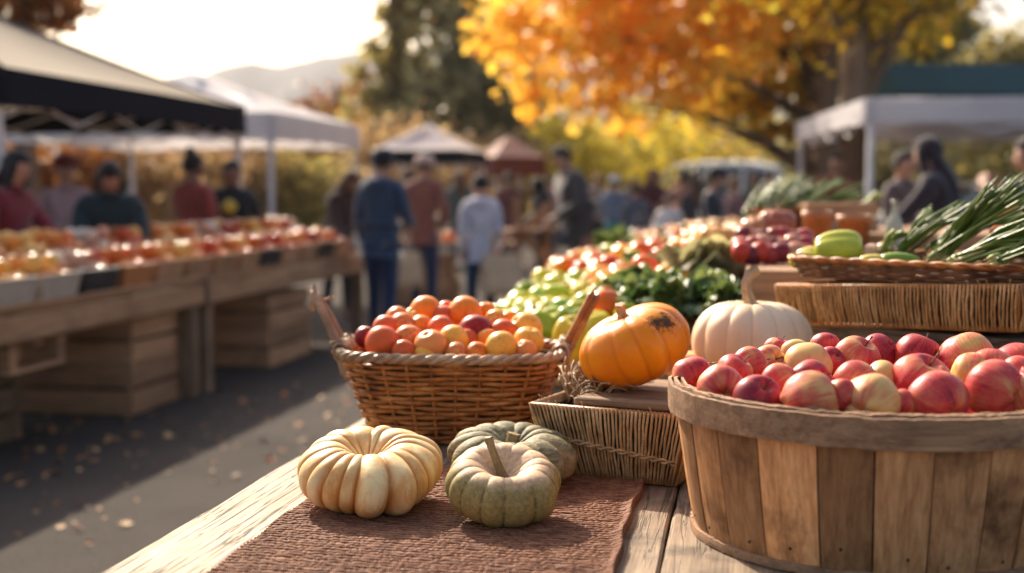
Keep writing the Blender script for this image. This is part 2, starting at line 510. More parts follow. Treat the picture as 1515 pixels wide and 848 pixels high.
def m_leaf(name, stops, transl=.5, rough=.5):
    t = NT(name)
    g = t.t.nodes.new('ShaderNodeNewGeometry')
    r = g.outputs['Random Per Island']
    c = t.ramp(r, stops)
    v = t.coord('Object'); n = t.noise(v, .5, 2)
    hs = t.n('ShaderNodeHueSaturation', Color=c, Value=t.math('ADD', .75, t.math('MULTIPLY', n, .5)))
    return t.finish(hs.outputs[0], rough, None, spec=.35, translucent=transl)
M['leaf_orange'] = m_leaf('orange_maple_leaves', [(0, (.90, .42, .05)), (.3, (.95, .58, .07)), (.75, (.95, .70, .12)), (1, (.86, .50, .06))], .6)
M['leaf_gold'] = m_leaf('golden_green_leaves', [(0, (.20, .18, .025)), (.4, (.48, .36, .03)), (.75, (.80, .44, .025)), (1, (.60, .50, .06))], .6)
M['leaf_dark'] = m_leaf('dark_green_leaves', [(0, (.22, .21, .11)), (.5, (.34, .31, .15)), (1, (.50, .44, .20))], .6)
M['leaf_beige'] = m_leaf('dry_beige_leaves', [(0, (.26, .16, .07)), (.5, (.48, .30, .14)), (1, (.62, .46, .22))], .5)
M['leaf_olive'] = m_leaf('olive_brown_leaves', [(0, (.17, .15, .05)), (.5, (.34, .28, .09)), (1, (.56, .44, .13))], .55)
M['leaf_brown'] = m_leaf('rusty_brown_leaves', [(0, (.14, .05, .02)), (.5, (.30, .11, .025)), (1, (.48, .20, .04))], .45)
M['leaf_yellow'] = m_leaf('sunlit_yellow_leaves', [(0, (.42, .36, .04)), (.5, (.68, .52, .05)), (1, (.78, .62, .09))], .6)
M['leaf_veg'] = m_leaf('leafy_green_vegetable', [(0, (.04, .09, .02)), (.5, (.10, .16, .04)), (1, (.28, .34, .10))], .3, .4)
M['bark'] = m_wood('tree_bark', (.09, .055, .035), (.20, .13, .085), (.32, .22, .14), 'z', .15, .9, .6, .3, .1, .8, bmm=.01)
M['onion_leaf'] = m_fibre('green_onion_stalk', (.03, .075, .010), (.08, .16, .022), (.24, .31, .06), .32, 14)
M['onion_pale'] = m_fibre('pale_onion_stalk', (.22, .30, .08), (.40, .46, .16), (.62, .60, .32), .35, 14)

def m_asphalt():
    t = NT('street_asphalt')
    v = t.coord('Object')
    n = t.noise(v, .7, 5, .6); f = t.noise(v, 60, 3, .7); g = t.n('ShaderNodeTexVoronoi', Vector=v, Scale=110.0).outputs[0]
    c = t.ramp(n, [(.3, (.044, .039, .037)), (.7, (.085, .073, .064))])
    c = t.mix(t.ramp(f, [(.45, 0), (.75, .6)]), c, (.12, .105, .09))
    c = t.mix(t.ramp(g, [(.05, .4), (.3, 0)]), c, (.03, .03, .03))
    return t.finish(c, .95, t.bump(t.math('ADD', f, g), .9, .008), spec=.08)
M['asphalt'] = m_asphalt()
M['grass'] = m_plain('far_meadow_ground', (.10, .095, .035), .9, .4, .2)
M['hill'] = m_plain('wooded_hill', (.040, .043, .048), .95, .3, .004)
M['fallen'] = m_fruit('dry_fallen_leaf', .6, 30.0, 0, 0, (.40, .16, .06), .8)
for nm, c, tr in (('fab_tan', (.27, .225, .17), .2), ('fab_black', (.008, .010, .018), .0), ('fab_white', (.74, .71, .72), .35), ('fab_teal', (.030, .080, .095), .1), ('fab_red', (.17, .065, .055), .2), ('fab_pink', (.62, .46, .40), .3)):
    M[nm] = m_plain(nm.replace('fab', 'tent_fabric'), c, .9, .06, 2, 0, tr, .15, .15)
M['metal'] = m_plain('grey_painted_pole', (.62, .59, .57), .45, .1, 8, 0)
M['metal_white'] = m_plain('white_tent_pole', (.72, .70, .70), .45, .05, 8)
M['dark_box'] = m_plain('dark_plastic_crate', (.018, .016, .022), .5, .2, 8)
M['pale_tray'] = m_plain('pale_cardboard_tray', (.44, .37, .30), .8, .12, 10)
M['inner'] = m_plain('painted_inner_shade', (.05, .03, .02), .9)  # near-black colour stands in for the shade inside baskets and trays
M['nail'] = m_plain('dark_nail_head', (.03, .025, .02), .5, .2, 50, .8)
M['skin'] = m_plain('skin', (.42, .22, .145), .55, .08, 8)
M['skin_dark'] = m_plain('darker_skin', (.22, .11, .07), .55, .08, 8)
M['eye'] = m_plain('eye', (.02, .015, .012), .3)
M['lip'] = m_plain('lips', (.32, .11, .09), .5)
M['glass'] = m_plain('dark_window_glass', (.03, .04, .05), .08, .1, 1, 0, 0, 0, .8)
M['rubber'] = m_plain('black_tyre', (.02, .02, .02), .8)
M['rim'] = m_plain('silver_rim', (.5, .5, .5), .3, .1, 5, .8)
M['lamp_glass'] = m_plain('headlight_glass', (.75, .75, .72), .1, .05, 5)
M['terracotta'] = m_plain('orange_brown_pot', (.42, .16, .05), .5, .2, 12)
M['bottle'] = m_plain('pale_bottle_glass', (.45, .48, .42), .15, .1, 5, 0, .4)
_cloth = {}
def cloth(c):
    k = tuple(round(x, 3) for x in c)
    if k not in _cloth: _cloth[k] = m_plain('cloth', c, .85, .18, 5, 0, 0, .3, .2, 0, .3)
    return _cloth[k]

# ------------------------------------------------------------------ setting
def sheet(name, x0, x1, y0, y1, z, mat, kind='structure'):
    mb = MB(); mb.add([(x0, y0, z), (x1, y0, z), (x1, y1, z), (x0, y1, z)], [(0, 1, 2, 3)])
    return tag(mb.build(name, mat), kind=kind)
sheet('ground', -1580, 1580, -60, 1590, -.008, M['grass'])
sheet('street', -30, 40, -20, 70, 0, M['asphalt'])

def build_hill():
    nx, ny = 140, 14
    V = []; D0 = 1000
    prof = [(-600, 215), (-200, 190), (0, 175), (120, 165), (180, 140), (230, 127), (290, 116), (330, 97), (372, 91), (410, 98), (440, 91), (480, 82), (530, 76), (620, 70), (760, 85), (900, 110), (1100, 150), (1400, 190), (2300, 215)]
    for i in range(nx + 1):
        px = -600 + 2900 * i / nx
        for a, b in zip(prof, prof[1:]):
            if a[0] <= px <= b[0]:
                t = (px - a[0]) / (b[0] - a[0]); t = t * t * (3 - 2 * t); py = a[1] + (b[1] - a[1]) * t; break
        top = P(px, py + 2 * mnoise.noise(Vector((px * .05, 0, 0))), d=D0)
        for j in range(ny + 1):
            s = j / ny
            z = -2 + (top.z + 2) * (s ** .8) + (6 * mnoise.noise(Vector((px * .02, s * 5, 3))) * s * (1 - s) * 4)
            yy = D0 - 330 * (1 - s)
            V.append((top.x * (yy / D0) ** .2, yy, z))
    # back slope
    F = []
    for i in range(nx):
        for j in range(ny):
            a = i * (ny + 1) + j
            F.append((a, a + ny + 1, a + ny + 2, a + 1))
    b = len(V)
    for i in range(nx + 1):
        t = V[i * (ny + 1) + ny]; V.append((t[0], D0 + 500, -2))
    for i in range(nx):
        F.append((i * (ny + 1) + ny, (i + 1) * (ny + 1) + ny, b + i + 1, b + i))
    o = np_mesh('hills', np.array(V), np.array(F), M['hill'])
    tag(o, kind='structure')
build_hill()

# ------------------------------------------------------------------ pumpkins
def pumpkin_mesh(Rr, H, n, depth=.12, dimple=.35, tw=0, seed=0, irr=.15, power=.5, top_w=.32, tilt=None, lop=0, flat=.0, sub=10, nv=40):
    """V, F, rib, lat arrays; base resting at z=0"""
    rs = np.random.RandomState(seed)
    w = 1 + irr * (rs.rand(n) - .5) * 2; w = w / w.sum() * 2 * PI
    edges = np.concatenate([[0], np.cumsum(w)])
    amp = 1 + irr * .5 * (rs.rand(n) - .5)
    th = []; rb = []; am = []
    for i in range(n):
        for k in range(sub):
            t = k / sub
            th.append(edges[i] + w[i] * t); rb.append(math.sin(PI * t) ** power)
            s = t * t * (3 - 2 * t)
            am.append(amp[i] * math.sin(PI * t) + (1 - math.sin(PI * t)))
    th = np.array(th); rb = np.array(rb); am = np.array(am)
    U = len(th)
    V = []; rib = []; lat = []
    phis = np.linspace(-PI / 2, PI / 2, nv)
    for ph in phis:
        c, s = math.cos(ph), math.sin(ph)
        rad = max(c, 1e-4) ** .72
        f = 1 - depth * (1 - rb) * (rad ** .8 * .85 + .15)
        f = f * (1 + (am - 1) * rad)
        r = Rr * rad * f
        z = H / 2 * np.sign(s) * abs(s) ** .95 * (1 - depth * .5 * (1 - rb) * abs(s))
        rr = r / Rr
        if s > 0: z = z - dimple * H * np.exp(-(rr / top_w) ** 2)
        else: z = z + dimple * .45 * H * np.exp(-(rr / .35) ** 2)
        a = th + tw * s
        V.append(np.stack([r * np.cos(a) * (1 + lop * np.cos(a)), r * np.sin(a), z], 1)); rib.append(rb); lat.append(np.full(U, s))
    V = np.concatenate(V); rib = np.concatenate(rib); lat = np.concatenate(lat)
    F = []
    for i in range(nv - 1):
        for k in range(U):
            l = (k + 1) % U
            F.append((i * U + k, i * U + l, (i + 1) * U + l, (i + 1) * U + k))
    nz = np.array([mnoise.noise(Vector(p * (9 / .1) * .1 + np.array([seed, 0, 0]))) for p in V])
    nz2 = np.array([mnoise.noise(Vector(p * 30 + np.array([seed, 3, 0]))) for p in V])
    V = V * (1 + .018 * nz + .012 * nz2 + (.02 if lop else 0) * nz)[:, None]
    T = np.eye(3)
    if tilt is not None: T = np.array(Matrix.Rotation(tilt[2], 3, 'Z') @ Matrix.Rotation(tilt[0], 3, 'X') @ Matrix.Rotation(tilt[1], 3, 'Y'))
    V = V @ T.T
    dz = -V[:, 2].min()
    V[:, 2] += dz
    return V, np.array(F), rib, lat, T, dz
def pumpkin(name, loc, label, cat, mat, Rr, H, n, group=None, stem=None, stem_mat=None, **kw):
    t = empty(name, loc, label=label, cat=cat, group=group)
    V, F, rib, lat, T, dz = pumpkin_mesh(Rr, H, n, **kw)
    np_mesh('pumpkin_body', V, F, mat, t, attrs={'rib': rib, 'lat': lat})
    if stem:
        # stem: list of (dx, dy, dz, radius) in the pumpkin's own frame
        top = H / 2 - kw.get('dimple', .35) * H
        pts = [Vector(T @ np.array([a, b, top + c])) + Vector((0, 0, dz)) for a, b, c, r in stem]
        mb = MB()
        # ridged stem
        base = [r for *_, r in stem]
        N = 10
        vs = []; fs = []
        tmp = MB().tube(pts, base, N)
        vs = tmp.v
        cen = pts
        out = []
        for i in range(len(pts)):
            for k in range(N):
                p = Vector(vs[i * N + k]); d = p - cen[i]
                out.append(cen[i] + d * (1.22 if k % 2 else .86))
        mb.add(out, tmp.f)
        mb.build('stem', stem_mat or M['stem'], t, smooth=False)
    return t

def bez(pts, n):
    """smooth curve through points (Catmull-Rom)"""
    pts = [Vector(p) for p in pts]; out = []
    q = [pts[0] * 2 - pts[1]] + pts + [pts[-1] * 2 - pts[-2]]
    for i in range(1, len(q) - 2):
        for k in range(n):
            t = k / n
            a, b, c, d = q[i - 1], q[i], q[i + 1], q[i + 2]
            out.append(.5 * ((2 * b) + (c - a) * t + (2 * a - 5 * b + 4 * c - d) * t * t + (3 * b - a - 3 * c + d) * t ** 3))
    out.append(pts[-1]); return out

TZ = .80
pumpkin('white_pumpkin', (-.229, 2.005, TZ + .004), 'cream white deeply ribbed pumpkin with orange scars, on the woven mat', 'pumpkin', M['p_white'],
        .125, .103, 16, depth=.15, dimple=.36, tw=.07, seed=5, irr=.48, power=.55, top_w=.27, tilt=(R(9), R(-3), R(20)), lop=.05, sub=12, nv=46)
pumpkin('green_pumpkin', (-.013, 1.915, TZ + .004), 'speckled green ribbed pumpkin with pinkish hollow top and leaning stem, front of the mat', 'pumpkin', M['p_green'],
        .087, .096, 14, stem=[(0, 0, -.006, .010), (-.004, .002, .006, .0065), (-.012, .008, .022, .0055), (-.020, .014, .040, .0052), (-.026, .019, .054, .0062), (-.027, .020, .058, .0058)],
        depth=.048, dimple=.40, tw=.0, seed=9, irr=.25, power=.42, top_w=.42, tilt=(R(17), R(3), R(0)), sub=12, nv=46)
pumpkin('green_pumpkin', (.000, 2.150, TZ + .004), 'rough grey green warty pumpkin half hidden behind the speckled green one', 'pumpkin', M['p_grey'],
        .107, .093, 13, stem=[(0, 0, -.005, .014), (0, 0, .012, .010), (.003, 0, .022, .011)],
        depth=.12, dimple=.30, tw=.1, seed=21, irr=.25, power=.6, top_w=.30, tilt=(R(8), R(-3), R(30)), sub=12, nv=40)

# ------------------------------------------------------------------ table
def table(name, x0, x1, y0, y1, z, label, planks, mats, seed=1, legs=True):
    rs = random.Random(seed)
    t = empty(name, L(x0, y0, 0), (0, 0, -AX), label, 'table')
    x = 0; i = 0
    W = x1 - x0; Y = y1 - y0
    while x < W - .02:
        w = min(planks[i % len(planks)], W - x)
        nseg = int(Y / .05)
        vs = []; 
        for j in range(nseg + 1):
            yy = Y * j / nseg
            e0 = .004 * mnoise.noise(Vector((yy * 4, x, 1))) + .0025 * mnoise.noise(Vector((yy * 19, x, 4)))
            e1 = .003 * mnoise.noise(Vector((yy * 4, x + w, 2)))
            a, b = (e0 - (.004 if i == 0 else 0)), w - .004 + e1
            dz = rs.uniform(-.0005, .0005)
            vs += [(a, yy, -.035), (a, yy, -.006 + dz), (a + .006, yy, 0), (b - .004, yy, 0), (b, yy, -.004), (b, yy, -.035)]
        fs = []
        for j in range(nseg):
            for k in range(6):
                l = (k + 1) % 6
                fs.append((j * 6 + k, (j + 1) * 6 + k, (j + 1) * 6 + l, j * 6 + l))
        fs.append((0, 1, 2, 3, 4, 5)); fs.append(tuple(nseg * 6 + k for k in (5, 4, 3, 2, 1, 0)))
        mb = MB(); mb.add(vs, fs)
        mb.build('plank', mats[min(i, len(mats) - 1)], t, loc=(x, 0, z + rs.uniform(-.0012, .0))).data.update()
        x += w; i += 1
    if legs:
        for lx in (.06, W - .06):
            for ly in (.12, Y - .12):
                MB().bbox((0, 0, (z - .14) / 2), (.08, .08, z - .14)).build('leg', M['post_wood'], t, loc=(lx, ly, 0))
        for ly in (.12, Y - .12):
            MB().bbox((W / 2, ly, z - .0895), (W - .02, .05, .10)).build('crossbeam', M['crate'], t)
        MB().bbox((.045, Y / 2, z - .0895), (.03, Y - .32, .09)).build('apron', M['crate_y'], t)
    return t
table('market_table', -.828, 1.62, .55, 3.05, TZ, 'long weathered plank table in the foreground carrying baskets, pumpkins and mat', [.215, .27, .24, .26, .25], [M['table'], M['table_dark']], 3)
table('market_table', -.828, 1.62, 3.06, 9.3, TZ, 'plank table behind the baskets, heaped with peppers, greens and tomatoes', [.22, .25, .26, .25], [M['table_dark']], 4)

# ------------------------------------------------------------------ woven mat
def build_mat():
    x0, x1, y0, y1 = -.690, -.160, 1.30, 2.235
    nx, ny = 265, 620
    xs = np.linspace(x0, x1, nx); ys = np.linspace(y0, y1, ny)
    X, Y = np.meshgrid(xs, ys)
    per = .0122
    rs = np.random.RandomState(2)
    wav = .0022 * np.sin(X * 14 + 1) + .0010 * np.sin(X * 45 + Y * 9) + .0005 * np.sin(X * 140 + Y * 31)
    lump = np.array([[mnoise.noise(Vector((a * 45, b * 70, 7))) for a in xs[::5]] for b in ys[::5]])
    lump = np.kron(lump, np.ones((5, 5)))[:ny, :nx]; kk = np.ones(7) / 7
    lump = np.apply_along_axis(lambda m: np.convolve(m, kk, 'same'), 0, lump); lump = np.apply_along_axis(lambda m: np.convolve(m, kk, 'same'), 1, lump)
    ph = (Y + wav) / per + .38 * lump
    row = np.floor(ph); v = (ph - row) * 2 - 1
    off = rs.rand(4000)[(row.astype(int)) % 4000]
    prof = np.clip(1 - np.abs(v) ** 1.8, 0, 1)
    seg = X / .0155 + off * 7 + .45 * np.sin(X * 60 + off * 30) + .3 * np.sin(X * 170 + off * 90)
    ply = np.abs(np.sin(PI * (seg + v * .42)))
    thr = np.abs(np.sin(PI * (seg * 3 + v * 1.3)))
    rnd = rs.rand(4000, 600)[(row.astype(int)) % 4000, (np.floor(seg + v * .42).astype(int)) % 600]
    h = prof * (.50 + .34 * ply ** .6 + .06 * thr) * (.88 + .16 * rnd)
    jit = rs.rand(ny, nx) * .06
    Z = .0008 + .0064 * np.clip(h + jit, 0, 1.2)
    # gentle lie of the cloth and the curled hem on the right
    big = np.array([[mnoise.noise(Vector((a * 5, b * 4, 2))) for a in xs[::8]] for b in ys[::8]])
    big = np.kron(big, np.ones((8, 8)))[:ny, :nx]
    k = np.ones(17) / 17
    big = np.apply_along_axis(lambda m: np.convolve(m, k, 'same'), 0, big)
    big = np.apply_along_axis(lambda m: np.convolve(m, k, 'same'), 1, big)
    hem = np.exp(-((X - (x1 - .004)) / .006) ** 2)
    edge = np.exp(-((X - x1) / .012) ** 2) * .008
    Z = Z + .0006 * np.abs(big) + edge
    Z = np.where((X > x1 - .001) | (X < x0 + .001) | (Y > y1 - .001), .0005, Z)
    XX = X + .0035 * np.sin(Y * 9) + .002 * np.sin(Y * 37)
    V = np.stack([XX.ravel() , Y.ravel(), Z.ravel()], 1)
    idx = np.arange(nx * ny).reshape(ny, nx)
    F = np.stack([idx[:-1, :-1].ravel(), idx[:-1, 1:].ravel(), idx[1:, 1:].ravel(), idx[1:, :-1].ravel()], 1)
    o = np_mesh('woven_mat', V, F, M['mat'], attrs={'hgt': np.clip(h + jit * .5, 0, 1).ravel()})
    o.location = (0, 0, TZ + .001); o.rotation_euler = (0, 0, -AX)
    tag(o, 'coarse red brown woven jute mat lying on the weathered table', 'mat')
build_mat()

# ------------------------------------------------------------------ bushel basket of apples
BC = Vector((.532, 1.862, TZ)); BR1 = .292; BR0 = .258; BH = .220
def bushel():
    t = empty('bushel_basket', BC, label='round wooden stave basket full of red apples at the table\'s right front', cat='basket')
    n = 25; rs = random.Random(11)
    ws = [rs.uniform(.8, 1.2) for _ in range(n)]; s = sum(ws); a = -2.9
    for i in range(n):
        w = ws[i] / s * 2 * PI; g = .0045
        nseg = 6; nz = 8
        mb = MB(); vs = []
        dr = rs.uniform(-.0015, .0015)
        for j in range(nz + 1):
            u = j / nz; z = .006 + (BH - .012) * u
            r = BR0 + (BR1 - BR0) * (u ** .8) + dr
            for k in range(nseg + 1):
                th = a + g + (w - 2 * g) * k / nseg
                bow = .0016 * math.sin(PI * k / nseg)
                for rr in (r + bow, r - .005):
                    vs.append((rr * math.cos(th), rr * math.sin(th), z))
        S = (nseg + 1) * 2; fs = []
        for j in range(nz):
            for k in range(nseg):
                p = j * S + k * 2
                fs.append((p, p + 2, p + S + 2, p + S)); fs.append((p + 1, p + S + 1, p + S + 3, p + 3))
            p = j * S; fs.append((p, p + S, p + S + 1, p + 1)); p = j * S + nseg * 2; fs.append((p, p + 1, p + S + 1, p + S))
        for k in range(nseg):
            p = k * 2; fs.append((p, p + 1, p + 3, p + 2)); p = nz * S + k * 2; fs.append((p, p + 2, p + 3, p + 1))
        mb.add(vs, fs)
        o = mb.build('stave', M['stave'], t, smooth=False)
        # a row of nails near the top and the foot of each stave
        th = a + w * rs.uniform(.3, .7); zn = rs.uniform(.016, .042)
        nb = MB()
        for z, r in ((zn, BR0 + (BR1 - BR0) * (zn / BH) ** .8),):
            nb.lathe([(.0022, 0), (.0018, .0008), (.0, .0011)], 8, (0, 0, 0))
            nb.v = [tuple(Matrix.Rotation(th, 3, 'Z') @ Matrix.Rotation(PI / 2, 3, 'Y') @ Vector(p) + Vector(((r + .0022) * math.cos(th), (r + .0022) * math.sin(th), z))) for p in nb.v]
        nb.build('nail', M['nail'], o)
        a += w
    def hoop(name, r, z0, z1, thick, seed, a_from=0, a_to=2 * PI, jag=.0021):
        N = 420; vs = []; fs = []
        for i in range(N + 1):
            th = a_from + (a_to - a_from) * i / N
            wv = jag * mnoise.noise(Vector((th * 9, seed, 0))) + jag * .6 * mnoise.noise(Vector((th * 31, seed, 5)))
            rj = jag * mnoise.noise(Vector((th * 6, seed, 9)))
            for rr, z in ((r + rj, z0 + wv), (r + thick + rj, z0 + wv + .0006), (r + thick + rj + .0006, (z0 + z1) / 2), (r + thick + rj, z1 + wv - .0006), (r + rj, z1 + wv)):
                vs.append((rr * math.cos(th), rr * math.sin(th), z))
        for i in range(N):
            for k in range(5):
                l = (k + 1) % 5
                fs.append((i * 5 + k, (i + 1) * 5 + k, (i + 1) * 5 + l, i * 5 + l))
        fs.append((0, 1, 2, 3, 4)); fs.append(tuple(N * 5 + k for k in (4, 3, 2, 1, 0)))
        mb = MB(); mb.add(vs, fs); return mb.build(name, M['hoop'], t, smooth=False)
    hoop('rim_hoop', BR1 + .0035, BH - .040, BH + .001, .0050, 1, -2.75, 3.58)
    hoop('inner_hoop', BR1 - .014, BH - .030, BH + .004, .0035, 3)
    hoop('bottom_hoop', BR0 - .001, .001, .014, .009, 5)
    hoop('rim_strip', BR1 - .005, BH - .012, BH + .0045, .0045, 8, 2.0, 5.2, .003)
    MB().lathe([(0, .12), (BR1 - .03, .12), (BR1 - .03, .115), (0, .115)], 40).build('false_bottom', M['inner'], t)  # dark disc painted as the shade below the apples
    return t
bushel()

def apple_mesh(seed, nu=40, nv=28):
    rs = random.Random(seed)
    V = []; lat = []
    lob = rs.uniform(.02, .05); ph0 = rs.uniform(0, 6); tall = rs.uniform(.80, .98); sh = rs.uniform(.0, .14)
    for j in range(nv + 1):
        ph = -PI / 2 + PI * j / nv
        for k in range(nu):
            th = 2 * PI * k / nu
            c, s = math.cos(ph), math.sin(ph)
            r = max(c, 0) ** .80 * (1 + sh * s * .5)
            z = s * tall * .5 * (1 + (0 if s > 0 else .05))
            rr = r
            lo = 1 + lob * math.cos(5 * th + ph0) * (.3 + (1 - s) * .5) + .02 * math.cos(th + ph0) + .025 * math.cos(2 * th + ph0 * 2)
            z -= .17 * math.exp(-(rr / .24) ** 2) if s > 0 else -.12 * math.exp(-(rr / .22) ** 2)
            if s < 0: z += lob * 1.0 * math.cos(5 * th + ph0) * math.exp(-((rr - .42) / .22) ** 2)
            V.append((r * .5 * lo * math.cos(th), r * .5 * lo * math.sin(th), z)); lat.append(max(0, 1 - rr * .55 ) if s > 0 else max(0, 1 - rr * .7))
    F = []
    for j in range(nv):
        for k in range(nu):
            l = (k + 1) % nu
            F.append((j * nu + k, j * nu + l, (j + 1) * nu + l, (j + 1) * nu + k))
    o = np_mesh('apple', np.array(V), np.array(F), M['apple'], attrs={'lat': lat})
    me = o.data; bpy.data.objects.remove(o); return me
def stem_mesh():
    o = MB().tube([(0, 0, .27), (.01, 0, .36), (.03, .01, .46), (.065, .02, .55)], [.016, .013, .013, .022], 6).build('stem', M['twig'])
    me = o.data; bpy.data.objects.remove(o); return me
APPLES = [apple_mesh(s) for s in range(6)]; ASTEM = stem_mesh()
def apple(loc, dia, rot, label, color, stem=True, group='apples heaped in the round stave basket', i=[0]):
    me = APPLES[i[0] % 6]; i[0] += 1
    o = bpy.data.objects.new('apple', me); col.objects.link(o)
    o.location = loc; o.rotation_euler = rot; o.scale = (dia,) * 3; o.color = (*color, 1)
    tag(o, label, 'apple', group)
    if stem:
        s = bpy.data.objects.new('stem', ASTEM); col.objects.link(s); s.parent = o
    return o
# px, py, width, (redness, green, dark), rotation, stem, label
AP = [
 (1024, 561, 66, (.62, .2, 0), (R(100), R(25), .3), 0, 'pinkish red apple at the far left rim of the stave basket, blossom end facing forward'),
 (1066, 576, 72, (.45, .1, 0), (R(98), R(-8), 0), 0, 'orange red apple with its blossom end facing us, second from the left rim'),
 (1088, 549, 56, (.68, .5, 0), (R(20), R(30), .3), 1, 'bright pink red apple with a pale stem dip, between two left rim apples'),
 (1110, 543, 60, (.62, .1, 0), (R(30), R(60), .8), 0, 'crimson apple at the back left, just behind the bright pink red one'),
 (1122, 590, 75, (.86, .1, .15), (R(40), R(-5), .5), 1, 'dark purple red apple with its stem hollow turned up, at the front rim'),
 (1137, 537, 52, (.42, .1, 0), (R(60), R(30), .3), 0, 'orange flushed apple at the back, left of the pale yellow ones'),
 (1151, 519, 44, (.66, .1, 0), (R(10), R(15), .3), 0, 'small red apple peeking out at the back left of the heap'),
 (1154, 566, 56, (.50, .1, 0), (R(60), R(10), 2), 0, 'salmon striped apple behind the dark purple red one'),
 (1178, 527, 54, (.20, .2, 0), (R(70), R(30), 1), 0, 'pale yellow apple with a pink edge, rear one of the yellow pair'),
 (1194, 541, 71, (.02, .0, 0), (R(75), R(-10), 3), 0, 'plain creamy yellow apple with small russet specks in the middle of the heap'),
 (1221, 514, 48, (.85, .0, 0), (R(20), R(20), 2), 0, 'deep crimson apple at the very back of the heap, beside the yellow pair'),
 (1199, 594, 86, (.42, .0, 0), (R(75), R(8), 1.4), 0, 'yellow apple with broad dark red stripes at the front rim'),
 (1200, 566, 66, (.80, .0, .05), (R(60), R(20), .5), 0, 'purplish red apple resting on the striped front apple'),
 (1228, 534, 42, (.90, .0, .1), (R(50), R(10), .5), 0, 'shadowed dark red apple wedged between the yellow and stem topped apples'),
 (1268, 530, 73, (.55, .8, 0), (R(32), R(8), .6), 1, 'orange red apple with greenish stem hollow on top, back centre'),
 (1301, 523, 60, (.88, .1, .1), (R(45), R(25), .6), 0, 'dark red lobed apple at the back, right of the one with greenish stem hollow'),
 (1267, 567, 71, (.66, .0, 0), (R(55), R(-20), 2.2), 0, 'rosy red apple with a pale shoulder, in the middle row'),
 (1287, 598, 88, (.22, .0, 0), (R(80), R(-15), 2.6), 0, 'golden yellow apple with a rose flush at the front rim'),
 (1308, 560, 52, (.02, .3, 0), (R(60), R(10), 1), 0, 'yellow apple mostly hidden behind the rosy middle apple'),
 (1358, 527, 69, (.78, .2, .1), (R(20), R(15), 1), 0, 'brownish red apple at the back, above the large stemmed apple'),
 (1363, 563, 90, (.64, .6, 0), (R(28), R(12), .2), 1, 'large red apple with a green hollow and long stem, right of centre'),
 (1387, 594, 92, (.72, .0, 0), (R(70), R(20), 3.4), 0, 'smooth scarlet apple at the front rim below the large stemmed apple'),
 (1433, 531, 80, (.42, .9, 0), (R(60), R(30), 3), 0, 'flattened pink apple with a green flush at the back right'),
 (1438, 553, 62, (.28, .9, 0), (R(60), R(-30), 3), 0, 'greenish apple behind the big apple at the right rim'),
 (1469, 577, 88, (.60, .2, 0), (R(75), R(-20), 4), 0, 'big rosy red apple leaning on the right front rim'),
 (1508, 560, 66, (.70, .2, 0), (R(70), R(10), 4), 0, 'red apple cut off by the right edge of the photo'),
 (1243, 585, 52, (.66, .0, 0), (R(70), R(10), 5), 0, 'small red apple low in the gap behind the striped front apple'),
 (1335, 597, 44, (.60, .0, 0), (R(70), R(10), 2), 0, 'small pinkish apple low in the gap left of the scarlet front apple'),
]
for px, py, w, c, rot, st, lab in AP:
    d = 1.02; r = ray(px, py); dd = (1.036 - CAMZ) / r.z * r.y
    dd = max(1.67, min(2.085, dd))
    dia = w * dd / FPX
    for _ in range(60):
        p = P(px, py, d=dd); q = Vector((p.x - BC.x, p.y - BC.y)); dia = w * dd / FPX
        if q.length <= BR1 - .014 - dia * .44: break
        dd += .006 if q.y < .08 else -.006
    apple(p, w * dd / FPX, rot, lab, c, bool(st) or rot[0] < R(66))
rs = random.Random(5)
# the layer under them, seen through the gaps, and those past the frame's right edge
for k in range(26):
    th = k * 2.399; rr = .235 * math.sqrt((k + .5) / 26)
    apple(BC + Vector((rr * math.cos(th), rr * math.sin(th), .168)), .078, (rs.uniform(0, 3), rs.uniform(0, 3), rs.uniform(0, 3)), 'red apple buried in the lower layer of the round stave basket', (rs.uniform(.5, .85), .1, 0), False)
for k, (dx, dy) in enumerate([(.245, -.03), (.235, .07), (.165, -.165), (.18, .15), (.17, .0)]):
    apple(BC + Vector((dx, dy, .232)), .082, (rs.uniform(0, 3), rs.uniform(0, 3), 0), 'red apple at the right side of the round stave basket, past the photo\'s edge', (.7, .1, 0), False)

